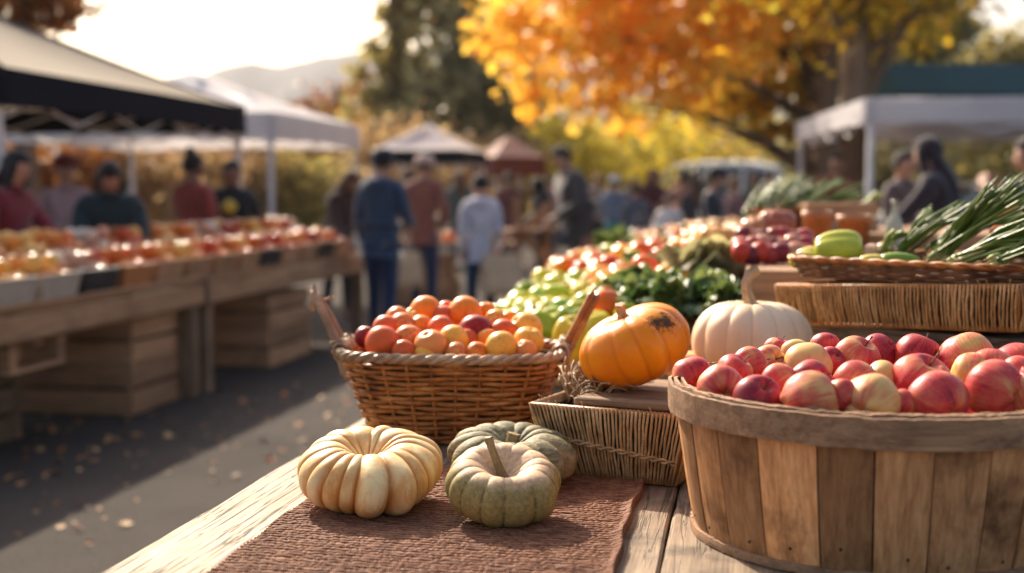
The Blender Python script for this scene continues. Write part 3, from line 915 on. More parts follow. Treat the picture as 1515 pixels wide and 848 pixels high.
# ------------------------------------------------------------------ wicker basket of nectarines
def rrect(u, a, b, p=3.2):
    """superellipse point; u 0..1"""
    th = 2 * PI * u
    c, s = math.cos(th), math.sin(th)
    return (a * math.copysign(abs(c) ** (2 / p), c), b * math.copysign(abs(s) ** (2 / p), s))
def rr_path(a, b, N, p=3.2):
    """points evenly spaced round the superellipse"""
    M_ = 600; q = [Vector((*rrect(i / M_, a, b, p), 0)) for i in range(M_ + 1)]
    cum = [0]
    for i in range(M_): cum.append(cum[-1] + (q[i + 1] - q[i]).length)
    out = []; j = 0
    for k in range(N):
        t = cum[-1] * k / N
        while cum[j + 1] < t: j += 1
        f = (t - cum[j]) / (cum[j + 1] - cum[j]); out.append(q[j].lerp(q[j + 1], f))
    return out
WC = Vector((-.120, 2.615, TZ)); WROT = R(-5)
def wicker_basket():
    t = empty('wicker_basket', WC, (0, 0, WROT), 'brown wicker basket with two upright willow handles holding nectarines', 'basket')
    H = .172; a0, b0, a1, b1 = .158, .112, .222, .155
    ns = 26; rs = random.Random(4)
    rows = 17
    mb = MB()
    per = 6
    N = ns * per
    base = rr_path(1, 1, 4)
    for r in range(rows):
        u = (r + .3) / rows; e = u ** .85
        a, b = a0 + (a1 - a0) * e, b0 + (b1 - b0) * e
        path = rr_path(a, b, N)
        pts = []
        ph = rs.uniform(0, 6)
        for i, p in enumerate(path):
            nx = Vector((p.x / (a * a), p.y / (b * b), 0)).normalized()
            w = math.cos(PI * i / per + PI * (r % 2)) * .0050
            zz = .004 + H * u + .0016 * math.sin(i * .21 + ph) + .0009 * mnoise.noise(Vector((i * .3, r, 0)))
            pts.append(p + nx * w + Vector((0, 0, zz)))
        rad = [.0046 + .0014 * mnoise.noise(Vector((i * .07, r * 3, 7))) for i in range(N)]
        mb.tube(pts, rad, 6, closed=True)
    mb.build('weave', M['wicker'], t, smooth=True)
    mb = MB()
    p0 = rr_path(a0, b0, ns); p1 = rr_path(a1, b1, ns)
    for i in range(ns):
        pts = []
        for k in range(7):
            u = k / 6; e = u ** .85
            pts.append(p0[i].lerp(p1[i], e) + Vector((0, 0, H * 1.03 * u)))
        mb.tube(pts, .0036, 5)
    mb.build('stakes', M['wicker'], t, smooth=True)
    # dark shell and base, coloured as the shade inside the basket
    mb = MB(); vs = []; n = 48
    for u in (0, .5, .93):
        e = u ** .85; q = rr_path(a0 + (a1 - a0) * e - .009, b0 + (b1 - b0) * e - .009, n)
        vs += [p + Vector((0, 0, .004 + H * u)) for p in q]
    fs = [(j * n + i, j * n + (i + 1) % n, (j + 1) * n + (i + 1) % n, (j + 1) * n + i) for j in range(2) for i in range(n)]
    fs.append(tuple(range(n))[::-1])
    mb.add(vs, fs); mb.build('basket_shade_shell', M['inner'], t)
    # twisted rim
    mb = MB()
    path = rr_path(a1 + .004, b1 + .004, 220)
    for s in range(3):
        pts = []
        for i, p in enumerate(path):
            nx = Vector((p.x / a1 ** 2, p.y / b1 ** 2, 0)).normalized()
            th = i / 220 * 2 * PI * 17 + s * 2 * PI / 3
            pts.append(p + nx * math.cos(th) * .0060 + Vector((0, 0, H + .006 + math.sin(th) * .0055)))
        mb.tube(pts, [.0056 + .0014 * mnoise.noise(Vector((i * .08, s, 3))) for i in range(220)], 6, closed=True)
    mb.build('rim', M['wicker_pale'], t, smooth=True)
    # handles: a leaning loop of peeled rods at each end
    for sgn in (-1, 1):
        hb = MB(); w = .026
        lean = .062; top = .116
        for q, off in enumerate((-.004, .004)):
            pts = [(sgn * (a1 - .002), -w, H - .05), (sgn * (a1 + .012), -w * .95, H + .01), (sgn * (a1 + lean * .6), -w * .75, H + top * .55), (sgn * (a1 + lean), -w * .35, H + top * .97), (sgn * (a1 + lean + .002), w * .35, H + top * .99), (sgn * (a1 + lean * .6), w * .75, H + top * .55), (sgn * (a1 + .012), w * .95, H + .01), (sgn * (a1 - .002), w, H - .05)]
            pts = [Vector(p) + Vector((off, 0, -off)) for p in pts]
            c = bez(pts, 6)
            hb.tube(c, [.0070 + .0015 * mnoise.noise(Vector((i * .3, q, sgn))) for i in range(len(c))], 8)
        if sgn < 0:
            tip = Vector((-(a1 + lean), 0, H + top))
            hb.tube([tip + Vector((-.002, -.01, -.012)), tip + Vector((-.006, -.006, .022))], [.008, .005], 7)
            hb.tube([tip + Vector((.002, -.004, -.016)), tip + Vector((.036, -.012, -.001))], [.004, .0035], 6)
            hb.tube([tip + Vector((-.008, -.012, -.03)), tip + Vector((-.004, -.016, .010))], [.007, .006], 6)
        h = hb.build('handle', M['wicker_pale'] if sgn < 0 else M['wicker'], t, smooth=True)
        wb = MB(); rs2 = random.Random(sgn + 5)
        for k in range(15):
            y = -.055 + .11 * k / 14
            x = sgn * (a1 + .002)
            ring = []
            tl = rs2.uniform(-.010, .010)
            for q in range(10):
                th = 2 * PI * q / 10
                ring.append(Vector((x + math.cos(th) * .0145, y + tl * math.sin(th), H + .006 + math.sin(th) * (.017 + rs2.uniform(0, .004)))))
            wb.tube(ring, .0036, 5, closed=True)
        for k in range(8):
            y = rs2.uniform(-.05, .05); x = sgn * (a1 - .02)
            wb.tube([(x, y, H + .004), (x + sgn * .02, y + rs2.uniform(-.02, .02), H + rs2.uniform(.02, .035)), (x + sgn * .045, y + rs2.uniform(-.03, .03), H + rs2.uniform(.0, .03))], .0033, 5)
        wb.build('handle_binding', M['wicker_pale'], h, smooth=True)
    return t
wicker_basket()

def peach_mesh(seed, nu=28, nv=20):
    V = []; rs = random.Random(seed); k1 = rs.uniform(.9, 1.0)
    for j in range(nv + 1):
        ph = -PI / 2 + PI * j / nv
        for k in range(nu):
            th = 2 * PI * k / nu; c, s = math.cos(ph), math.sin(ph)
            r = max(c, 0) ** .93 * .5
            cre = 1 - .07 * math.exp(-((((th + PI) % (2 * PI)) - PI) / .22) ** 2) * (.4 + .6 * max(0, s))
            z = s * .5 * k1
            if s > 0: z -= .09 * math.exp(-(r / .10) ** 2)
            V.append((r * cre * math.cos(th), r * cre * math.sin(th), z))
    F = [(j * nu + k, j * nu + (k + 1) % nu, (j + 1) * nu + (k + 1) % nu, (j + 1) * nu + k) for j in range(nv) for k in range(nu)]
    o = np_mesh('nectarine', np.array(V), np.array(F), M['peach']); me = o.data; bpy.data.objects.remove(o); return me
PEACH = [peach_mesh(s) for s in range(3)]
OR, RD, DK, YL, PK = (.86, .25, .02), (.70, .12, .03), (.26, .012, .016), (.86, .42, .06), (.82, .28, .07)
NE = [
 (630, 462, 44, OR, 'bright orange nectarine at the top left of the heap in the wicker basket'),
 (661, 461, 30, RD, 'red nectarine peeking out between the two topmost orange ones'),
 (688, 464, 47, OR, 'largest orange nectarine on top of the wicker basket, behind the dark red one'),
 (719, 462, 28, OR, 'small orange nectarine at the back, right of the topmost one'),
 (704, 492, 49, DK, 'glossy dark red nectarine standing out at the centre of the wicker basket'),
 (735, 476, 34, YL, 'peach yellow nectarine behind the dark red one\'s right shoulder'),
 (745, 493, 38, RD, 'pinkish red nectarine just right of the dark red one'),
 (754, 477, 32, OR, 'orange nectarine at the back right of the heap'),
 (778, 487, 45, YL, 'big golden nectarine at the right end of the heap'),
 (742, 514, 44, YL, 'golden orange nectarine at the rim below the pinkish red one'),
 (782, 505, 42, YL, 'pale golden nectarine beside the right handle'),
 (778, 519, 30, PK, 'small rosy nectarine low beside the right handle'),
 (671, 504, 42, YL, 'yellow nectarine left of the dark red one'),
 (675, 523, 32, PK, 'small rosy nectarine at the rim under the yellow one'),
 (653, 488, 38, RD, 'orange red nectarine in the middle left of the heap'),
 (623, 485, 34, OR, 'orange nectarine with a flush, left of the orange red one'),
 (596, 483, 38, PK, 'rosy nectarine on the left slope of the heap'),
 (571, 486, 36, RD, 'dusky red nectarine at the left slope'),
 (588, 471, 32, PK, 'pale bloomed nectarine at the back left'),
 (604, 502, 40, PK, 'salmon nectarine in the second row from the left'),
 (566, 508, 47, RD, 'orange red nectarine at the left end by the rim'),
 (597, 520, 32, RD, 'small red nectarine at the left front rim'),
 (637, 512, 46, PK, 'peach red nectarine at the front rim left of centre'),
 (631, 525, 34, YL, 'yellow nectarine low at the front rim'),
 (541, 499, 30, DK, 'dark plum coloured nectarine by the left handle'),
 (705, 524, 34, OR, 'orange nectarine low at the rim under the dark red one'),
 (655, 470, 34, RD, 'deep red nectarine buried behind the orange red one'),
 (722, 505, 34, OR, 'orange nectarine hidden right behind the golden orange rim one'),
 (612, 470, 30, YL, 'golden nectarine buried behind the top left one'),
 (690, 505, 34, RD, 'red nectarine buried under the dark red one'),
]
rs = random.Random(8)
for i, (px, py, w, c, lab) in enumerate(NE):
    d = 2.50 + (516 - py) * .0044
    if w < 36 and py < 515: d += .02
    if py > 516: d = 2.505
    o = bpy.data.objects.new('nectarine', PEACH[i % 3]); col.objects.link(o)
    o.location = P(px, py, d=d); s = w * d / FPX * 1.12; o.scale = (s,) * 3; o.color = (*c, 1)
    o.rotation_euler = (rs.uniform(-1, 1), rs.uniform(-1, 1), rs.uniform(0, 6))
    tag(o, lab, 'nectarine', 'nectarines heaped in the wicker basket')
for k in range(34):
    th = k * 2.399; q = math.sqrt((k + .5) / 34)
    o = bpy.data.objects.new('nectarine', PEACH[k % 3]); col.objects.link(o)
    o.location = WC + Vector((.172 * q * math.cos(th), .112 * q * math.sin(th), .150 + .045 * (1 - q * q) - .006)); o.scale = (.056,) * 3
    o.color = (*rs.choice([OR, RD, YL, PK]), 1); o.rotation_euler = (rs.uniform(-1, 1), rs.uniform(-1, 1), rs.uniform(0, 6))
    tag(o, 'nectarine buried in the lower layers of the wicker basket', 'nectarine', 'nectarines heaped in the wicker basket')

# ------------------------------------------------------------------ trays of upright rush cords
def cord_tray(name, c0, e1, e2, Lx, Ly, H, inset, cord, mat, label, braid=True, step=.0072, tilt=0.0, sides=(0, 1, 2, 3), floor_z=None, droop=.0, thick=1.0):
    """c0 = top front left corner above its base plane; e1 along the front, e2 backwards"""
    t = empty(name, c0, label=label, cat='tray')
    e1 = Vector((e1[0], e1[1], tilt)).normalized(); e2 = Vector((e2[0], e2[1], 0)).normalized(); up = e1.cross(e2)
    Mx = Matrix((e1, e2, up)).transposed().to_4x4()
    t.matrix_world = Matrix.Translation(c0) @ Mx
    rs = random.Random(len(label))
    top = [Vector((0, 0, 0)), Vector((Lx, 0, 0)), Vector((Lx, Ly, 0)), Vector((0, Ly, 0))]
    bot = [Vector((inset, inset, -H)), Vector((Lx - inset, inset, -H)), Vector((Lx - inset, Ly - inset, -H)), Vector((inset, Ly - inset, -H))]
    mb = MB(); fb = MB(); bb = MB()
    for s in range(4):
        a, b = top[s], top[(s + 1) % 4]; c, d = bot[s], bot[(s + 1) % 4]
        out = Vector(((0, -1, 0), (1, 0, 0), (0, 1, 0), (-1, 0, 0))[s])
        ln = (b - a).length; n = int(ln / step)
        for i in range(n + 1):
            u = i / n
            lean = rs.uniform(-.12, .12) / n * 2
            p = a.lerp(b, u); q = c.lerp(d, min(1, max(0, u + lean)))
            r = rs.uniform(.0019, .0030) * thick
            pts = []
            bow = rs.uniform(.002, .006)
            # over the top rail, down outside, under the bottom rail
            pts.append(p - out * .007 + Vector((0, 0, -.010)))
            pts.append(p - out * .003 + Vector((0, 0, .0035)))
            pts.append(p + out * .0045 + Vector((0, 0, .0025)))
            for k in range(1, 6):
                v = k / 6
                pts.append(p.lerp(q, v) + out * (.005 + bow * math.sin(PI * v)) + (b - a).normalized() * rs.uniform(-.0012, .0012))
            pts.append(q + out * .005 + Vector((0, 0, -.0015)))
            pts.append(q - out * .004 + Vector((0, 0, -.003)))
            mb.tube(pts, r, 5, cap=False)
            if rs.random() < .10:
                mb.tube([pts[2], pts[2] + Vector((rs.uniform(-.01, .01), -.004, rs.uniform(.004, .012)))], .0008, 4)
        fb.tube([a, b], .005 * thick, 8); fb.tube([c, d], .005 * thick, 8)
        fb.tube([a, c], .005 * thick, 8)
        if braid:
            for w in range(2):
                pts = []
                for i in range(int(ln / .003) + 1):
                    u = i / int(ln / .003); v = .42 + (.26 * u if s == 0 else 0)
                    p = a.lerp(b, u).lerp(c.lerp(d, u), v); th = i * .42 + w * PI
                    pts.append(p + out * (.0125 + .003 * math.cos(th)) + Vector((0, 0, .0032 * math.sin(th))))
                bb.tube(pts, .0024, 5)
    mb.build('cord_wrapping', mat, t, smooth=True)
    fb.build('frame', M['wicker'], t, smooth=True)
    if braid: bb.build('braid', M['rush'], t, smooth=True)
    fl = MB()
    vs = [v + Vector((0, 0, 0)) for v in bot] + [v * 1 + Vector((0, 0, -.006)) for v in top]
    cx = Vector((Lx / 2, Ly / 2, 0))
    vs = [v + Vector(((cx.x - v.x) * .02, (cx.y - v.y) * .02, 0)) for v in vs]
    fl.add(vs, [(0, 1, 5, 4), (1, 2, 6, 5), (2, 3, 7, 6), (3, 0, 4, 7), (0, 3, 2, 1)])
    fl.build('tray_shade_shell', M['inner'], t)  # dark shell painted as the shade inside the tray
    return t
TL = P(787, 599, z=.928); e1 = (.894, -.447); e2 = (.447, .894)
cord_tray('rush_tray', Vector((TL.x, TL.y, .928)), e1, e2, .285, .30, .122, .035, None, M['rush'], 'low tray of upright tan rush cords with a braided band, beneath the orange pumpkin')
E1 = Vector((.894, -.447, 0)); E2 = Vector((.447, .894, 0))
def tl(a, b, z): return Vector((TL.x, TL.y, 0)) + E1 * a + E2 * b + Vector((0, 0, z))
# board lying across the tray, carrying the pumpkin
o = MB().bbox((0, 0, 0), (.20, .27, .014), .003).build('wooden_board', M['board'], loc=tl(.175, .145, .9385), rz=math.atan2(-.447, .894))
tag(o, 'brown wooden board laid across the rush tray under the orange pumpkin', 'board')
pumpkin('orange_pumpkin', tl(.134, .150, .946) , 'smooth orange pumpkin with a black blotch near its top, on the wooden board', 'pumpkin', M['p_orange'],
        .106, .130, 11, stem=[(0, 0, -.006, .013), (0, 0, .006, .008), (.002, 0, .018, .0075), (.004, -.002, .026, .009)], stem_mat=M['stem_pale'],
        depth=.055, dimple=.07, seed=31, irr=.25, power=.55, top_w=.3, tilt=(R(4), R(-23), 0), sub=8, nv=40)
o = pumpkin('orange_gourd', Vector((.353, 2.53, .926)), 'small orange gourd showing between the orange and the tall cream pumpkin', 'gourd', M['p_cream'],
        .05, .062, 8, depth=.04, dimple=.1, seed=3, sub=6, nv=20)
mo = NT('light_orange_gourd_skin'); M['p_lo'] = mo.finish(mo.ramp(mo.noise(mo.coord('Object'), 20), [(.3, (.72, .26, .06)), (.7, (.80, .38, .12))]), .4)
o.children[0].data.materials[0] = M['p_lo']
# bundle of dry seed stalks in the tray's left end
def seed_bundle():
    t = empty('dry_stalk_bundle', tl(.05, .12, .925), label='bundle of dry curled stalks tucked in the rush tray, left of the orange pumpkin', cat='dried stalks')
    rs = random.Random(3); mb = MB()
    for k in range(190):
        p = Vector((rs.uniform(-.035, .05), rs.uniform(-.07, .08), rs.uniform(0, .02)))
        d = Vector((rs.uniform(-.02, .03), rs.uniform(-.02, .05), rs.uniform(.0, .03)))
        mb.tube(bez([p, p + d + Vector((0, 0, .012)), p + d * 1.8 + Vector((.01, 0, .002))], 4), rs.uniform(.0009, .002), 5)
    mb.build('stalks', M['straw'], t, smooth=True)
    mb = MB().tube([(-.04, .10, .02), (.0, .04, .04), (.02, .0, .012)], [.008, .009, .007], 8)
    mb.build('twig', M['stem'], t, smooth=True)
seed_bundle()
# folded pale paper standing between basket and tray
# ------------------------------------------------------------------ crates behind the apples
def slat_crate(name, c, dims, rz, mat, label, nsl=2, gap=.012, group=None, th=.012, cat='crate', inner=True):
    w, d, h = dims
    t = empty(name, c, (0, 0, rz), label, cat, group)
    sh = (h - gap * (nsl - 1)) / nsl
    for k in range(nsl):
        z = sh / 2 + k * (sh + gap)
        for s in (-1, 1):
            MB().bbox((0, 0, 0), (w, th, sh), .002).build('slat', mat, t, loc=(0, s * (d / 2 - th / 2), z))
            MB().bbox((0, 0, 0), (d - 2 * th - .004, th, sh), .002).build('slat', mat, t, loc=(s * (w / 2 - th / 2), 0, z), rz=PI / 2)
    for sx in (-1, 1):
        for sy in (-1, 1):
            MB().bbox((0, 0, 0), (.03, .03, h - .004), .002).build('corner_post', mat, t, loc=(sx * (w / 2 - th - .017), sy * (d / 2 - th - .017), h / 2))
    if inner: MB().bbox((0, 0, h - th / 2), (w - 2 * th - .004, d - 2 * th - .004, th), .002).build('top_boards', mat, t)
    return t
slat_crate('low_crate', (.515, 2.62, TZ + .001), (.36, .30, .124), R(-6), M['old_plank'], 'low brown slatted crate under the tall cream pumpkin, behind the apples', 2)
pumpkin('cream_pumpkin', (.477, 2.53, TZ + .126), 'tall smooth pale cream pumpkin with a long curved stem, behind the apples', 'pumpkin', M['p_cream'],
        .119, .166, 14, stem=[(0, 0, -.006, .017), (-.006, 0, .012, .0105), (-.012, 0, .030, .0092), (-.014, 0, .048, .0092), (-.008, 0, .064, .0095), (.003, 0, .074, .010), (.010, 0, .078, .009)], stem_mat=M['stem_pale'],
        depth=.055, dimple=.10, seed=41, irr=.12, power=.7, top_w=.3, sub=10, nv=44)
# rush tray on crate, right
RC = P(1508, 424, d=2.38); LC = P(1150, 424, d=2.80)
f1 = (RC - LC); f1.z = 0; FL = f1.length; f1.normalize(); f2 = Vector((-f1.y, f1.x, 0))
if f2.y < 0: f2 = -f2
Lz = 1.3 - 2.80 * (424 - 285) / FPX + .013; Rz = 1.3 - 2.38 * (424 - 285) / FPX
cord_tray('rush_tray', Vector((LC.x, LC.y, Lz - .012)), (f1.x, f1.y), (f2.x, f2.y), FL, .46, .082, .012, None, M['rush_warm'], 'long golden brown tray wrapped in upright cords, under the onions', braid=False, step=.0082, tilt=(Rz - Lz + .012) / FL, thick=1.15)
czt = Rz - .12
mid = (LC + RC) / 2 + f2 * .24; ang = math.atan2(f1.y, f1.x)
slat_crate('plank_crate', (mid.x, mid.y, TZ + .001), (FL + .05, .46, czt - TZ + .016), ang, M['old_plank'], 'dark weathered plank crate behind the apples carrying the cord wrapped tray', 2, .006, th=.02)
def shallow_basket():
    c = (LC + RC) / 2 + f2 * .235
    zc = (Lz + Rz) / 2 + .002
    t = empty('shallow_basket', (c.x, c.y, zc), (0, 0, ang), 'shallow dark woven basket of peppers and green onions on the cord wrapped tray', 'basket')
    a, b = FL / 2 + .012, .235
    mb = MB(); N = 260
    rs = random.Random(6)
    for r in range(7):
        u = r / 6; k = .93 + .07 * u
        path = rr_path(a * k, b * k, N, 6)
        mb.tube([p + Vector((0, 0, .002 + .036 * u + .0012 * math.sin(i * .7 + r * PI))) for i, p in enumerate(path)], .0036, 5, closed=True)
    mb.build('weave', M['dark_weave'], t, smooth=True)
    mb = MB()
    for s in range(2):
        path = rr_path(a + .002, b + .002, N, 6)
        mb.tube([p + Vector((0, 0, .040 + .003 * math.sin(i * .5 + s * PI))) + Vector((0, .003 * math.cos(i * .5 + s * PI), 0)) for i, p in enumerate(path)], .0045, 6, closed=True)
    mb.build('rim', M['wicker'], t, smooth=True)
    fl = MB(); path = rr_path(a * .925, b * .925, 60, 6)
    path2 = rr_path(a * .975, b * .975, 60, 6)
    fl.add([p + Vector((0, 0, .018)) for p in path], [tuple(range(60))])
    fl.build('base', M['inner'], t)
    return zc
zc = shallow_basket()
def onb(px, py, back):
    """point on the shallow basket's contents: at pixel px,py, back metres behind the front"""
    r = ray(px, py)
    # intersect vertical plane through LC + f2*back along f1
    base = LC + f2 * back
    n = f2; t_ = (base.x * n.x + base.y * n.y) / (r.x * n.x + r.y * n.y)
    return Vector((r.x * t_, r.y * t_, CAMZ + r.z * t_))

# ------------------------------------------------------------------ vegetables
def lobed_mesh(name, lobes, la, length, power, dimple, mat, seed=0, nu=32, nv=20, taper=0.0, bend=0.0):
    """unit-diameter fruit along z with lobes; origin at centre"""
    V = []
    for j in range(nv + 1):
        ph = -PI / 2 + PI * j / nv; c, s = math.cos(ph), math.sin(ph)
        for k in range(nu):
            th = 2 * PI * k / nu
            r = .5 * max(c, 0) ** power * (1 - la * (1 - abs(math.cos(lobes * th / 2)) ** .7)) if lobes else .5 * max(c, 0) ** power
            r *= 1 + taper * s
            z = s * .5 * length - (dimple * math.exp(-(r / .16) ** 2) * (1 if s > 0 else -.6))
            V.append((r * math.cos(th) + bend * s * s, r * math.sin(th), z))
    F = [(j * nu + k, j * nu + (k + 1) % nu, (j + 1) * nu + (k + 1) % nu, (j + 1) * nu + k) for j in range(nv) for k in range(nu)]
    o = np_mesh(name, np.array(V), np.array(F), mat); me = o.data; bpy.data.objects.remove(o); return me
PEPPER = lobed_mesh('bell_pepper', 4, .16, 1.18, .55, .16, M['veg'], taper=.10)
TOMATO = lobed_mesh('tomato', 5, .05, .82, .85, .07, M['fruit'], nu=20, nv=12)
MARROW = lobed_mesh('summer_squash', 0, 0, 2.3, .75, 0, M['veg'], taper=-.15, bend=.10)
SMALLP = lobed_mesh('small_pumpkin', 9, .12, .72, .7, .10, M['fruit'], nu=36, nv=14)
ONION = lobed_mesh('onion', 0, 0, .9, .85, -.10, M['fruit'], nu=18, nv=14)
FRUIT = lobed_mesh('fruit', 0, 0, .93, .88, .06, M['fruit'], nu=16, nv=12)
PSTEM = MB().tube([(0, 0, .48), (.02, 0, .58), (.06, .01, .72)], [.07, .045, .055], 6).build('stem', M['onion_leaf']); _ps = PSTEM.data; bpy.data.objects.remove(PSTEM)
PKSTEM = MB().tube([(0, 0, .22), (.01, 0, .36), (.05, .01, .50)], [.07, .045, .055], 6).build('stem', M['stem']); _pk = PKSTEM.data; bpy.data.objects.remove(PKSTEM)
def inst(name, me, loc, size, rot, color, label, cat, group=None, stem=None):
    o = bpy.data.objects.new(name, me); col.objects.link(o)
    o.location = loc; o.rotation_euler = rot; o.scale = (size,) * 3; o.color = (*color, 1)
    tag(o, label, cat, group)
    if stem is not None:
        s = bpy.data.objects.new('stem', stem); col.objects.link(s); s.parent = o
    return o
g = 'peppers and squashes in the shallow dark basket'
YG = (.50, .50, .06); GN = (.22, .33, .05); YE = (.66, .56, .12)
inst('bell_pepper', PEPPER, onb(1240, 371, .17), .094, (R(88), R(8), R(78)), YG, 'large yellow green bell pepper lying on its side in the dark shallow basket', 'pepper', g, _ps)
inst('bell_pepper', PEPPER, onb(1196, 382, .14), .052, (R(80), R(5), R(60)), YE, 'smaller yellow pepper left of the large yellow green one', 'pepper', g, _ps)
inst('summer_squash', MARROW, onb(1190, 388, .09), .030, (R(90), 0, R(100)), YG, 'short pale green squash in front of the small yellow pepper', 'squash', g)
inst('summer_squash', MARROW, onb(1250, 391, .10), .026, (R(90), 0, R(85)), YG, 'pale squash lying under the large yellow green pepper', 'squash', g)
inst('summer_squash', MARROW, onb(1298, 388, .08), .034, (R(90), R(4), R(80)), YE, 'pale yellow green long squash right of the large pepper', 'squash', g)
inst('summer_squash', MARROW, onb(1331, 386, .10), .036, (R(90), R(-6), R(72)), GN, 'mid green long squash at the foot of the green onions', 'squash', g)
inst('onion', ONION, onb(1290, 377, .20), .052, (R(60), 0, 0), (.62, .36, .22), 'round pinkish onion behind the pale squash in the shallow basket', 'onion', g)
inst('onion', ONION, onb(1310, 373, .24), .050, (R(60), 0, 0), (.55, .42, .25), 'tan onion in the shade at the root end of the green onions', 'onion', g)
inst('nectarine', PEACH[0], onb(1493, 318, .30), .052, (0, 0, 0), (.75, .42, .05), 'yellow nectarine showing behind the green onions at the right edge', 'nectarine')
inst('tomato', TOMATO, onb(1480, 345, .26), .045, (0, 0, 0), (.62, .20, .08), 'small orange tomato between the green onion bunches', 'tomato')

def onion_bunch(label, s, ends, n, back, rad, seed, bulbs=True, group='bunches of green onions in the shallow dark basket', spread=.012, fn=onb, maxd=.12, pale=.3):
    rs = random.Random(seed)
    o0 = fn(s[0], s[1], back)
    t = empty('green_onion_bunch', o0, label=label, cat='green onions', group=group)
    for i in range(n):
        u = (i + .5) / n if n > 1 else .5
        k = u * (len(ends) - 1); a = ends[int(k)]; b = ends[min(len(ends) - 1, int(k) + 1)]; f = k - int(k)
        e = (a[0] + (b[0] - a[0]) * f + rs.uniform(-9, 9), a[1] + (b[1] - a[1]) * f + rs.uniform(-6, 6))
        p0 = Vector((rs.uniform(-1, 1), rs.uniform(-1, 1), rs.uniform(-.4, 1))) * spread
        p1 = fn(e[0], e[1], back + rs.uniform(-.03, maxd)) - o0
        ln = rs.uniform(.80, 1.0); p1 = p0 + (p1 - p0) * ln
        m = (p0 + p1) / 2 + Vector((0, 0, rs.uniform(.0, .018)))
        c = bez([p0, p0.lerp(m, .55), m, m.lerp(p1, .6), p1], 4)
        r = rad * rs.uniform(.75, 1.25)
        N = len(c)
        rr = [r * (1.1 - .35 * q / N) for q in range(N)]
        rr[-1] *= .75
        MB().tube(c, rr, 8, flat=.8).build('stalk', M['onion_pale'] if rs.random() < pale else M['onion_leaf'], t, smooth=True)
        if bulbs and i % 2 == 0:
            mb = MB(); d = (c[1] - c[0]).normalized()
            mb.tube([p0 - d * .016, p0 - d * .008, p0, p0 + d * .012], [.003, r * 1.35, r * 1.4, r * 1.1], 8)
            mb.build('bulb', M['onion_pale'], t, smooth=True)
    mb = MB()
    for k in range(16 if bulbs else 0):
        d = Vector((rs.uniform(-1.3, .2), rs.uniform(-.8, .2), rs.uniform(-.5, .6)))
        p = Vector((rs.uniform(-1, 1), rs.uniform(-1, 1), rs.uniform(-1, 1))) * spread
        mb.tube(bez([p, p + d * .014, p + d * .024 + Vector((0, 0, -.004))], 3), .0010, 4)
    if bulbs: mb.build('roots', M['straw'], t, smooth=True)
    return t
onion_bunch('stubby cut green onions standing at the left end of the onion heap', (1309, 372), [(1316, 332), (1330, 342), (1348, 338)], 7, .20, .0060, 1, False, maxd=.05, pale=.45)
onion_bunch('bunch of green onions behind the others, tips at the middle of the heap', (1335, 372), [(1374, 302), (1396, 322), (1440, 292), (1450, 312)], 24, .22, .0040, 2, False, pale=.2)
onion_bunch('topmost green onion bunch with long tips rising to the upper right', (1388, 382), [(1450, 292), (1475, 262), (1500, 258), (1540, 250), (1560, 290)], 34, .12, .0036, 3, True, pale=.14)
onion_bunch('green onion bunch fanning out behind the topmost one', (1380, 368), [(1452, 305), (1500, 285), (1560, 280), (1560, 310)], 28, .26, .0038, 5, False, pale=.22)
onion_bunch('dark green onion bunch lying low to the right, along the basket rim', (1418, 388), [(1560, 300), (1570, 325), (1580, 350), (1580, 375)], 34, .07, .0040, 4, True, pale=.05)
onion_bunch('green onions with thin dark leaves, at the far right end of the basket', (1478, 388), [(1590, 330), (1590, 350), (1590, 372)], 20, .05, .0034, 7, True, pale=.05)

# ------------------------------------------------------------------ produce heap on the far table
def leafy(name, loc, size, label, group, mat, seed, n=42):
    rs = random.Random(seed); mb = MB()
    for i in range(n):
        a = rs.uniform(0, 2 * PI); el = rs.uniform(.1, 1.45); ln = size * rs.uniform(.5, .8); w = size * rs.uniform(.22, .36)
        d = Vector((math.cos(a) * math.cos(el), math.sin(a) * math.cos(el), math.sin(el)))
        s = Vector((-math.sin(a), math.cos(a), 0)); up = d.cross(s) * -1
        vs = []; fs = []
        for k in range(5):
            u = k / 4; c = d * (size * .12 + ln * u) + Vector((0, 0, -size * .35 * u * u * (1.2 - math.sin(el)))); ww = w * math.sin(PI * (.12 + .8 * u))
            r1, r2 = rs.uniform(-.1, .1) * size, rs.uniform(-.1, .1) * size
            vs += [c - s * ww + up * (.12 * size + r1), c, c + s * ww + up * (.12 * size + r2)]
        for k in range(4):
            b = k * 3; fs += [(b, b + 1, b + 4, b + 3), (b + 1, b + 2, b + 5, b + 4)]
        mb.add(vs, fs)
    o = mb.build(name, mat, smooth=True); o.location = loc
    tag(o, label, 'leafy greens', group); return o
def bank_z(x): return .875 + max(0, min(.12, .20 * (x + .80)))
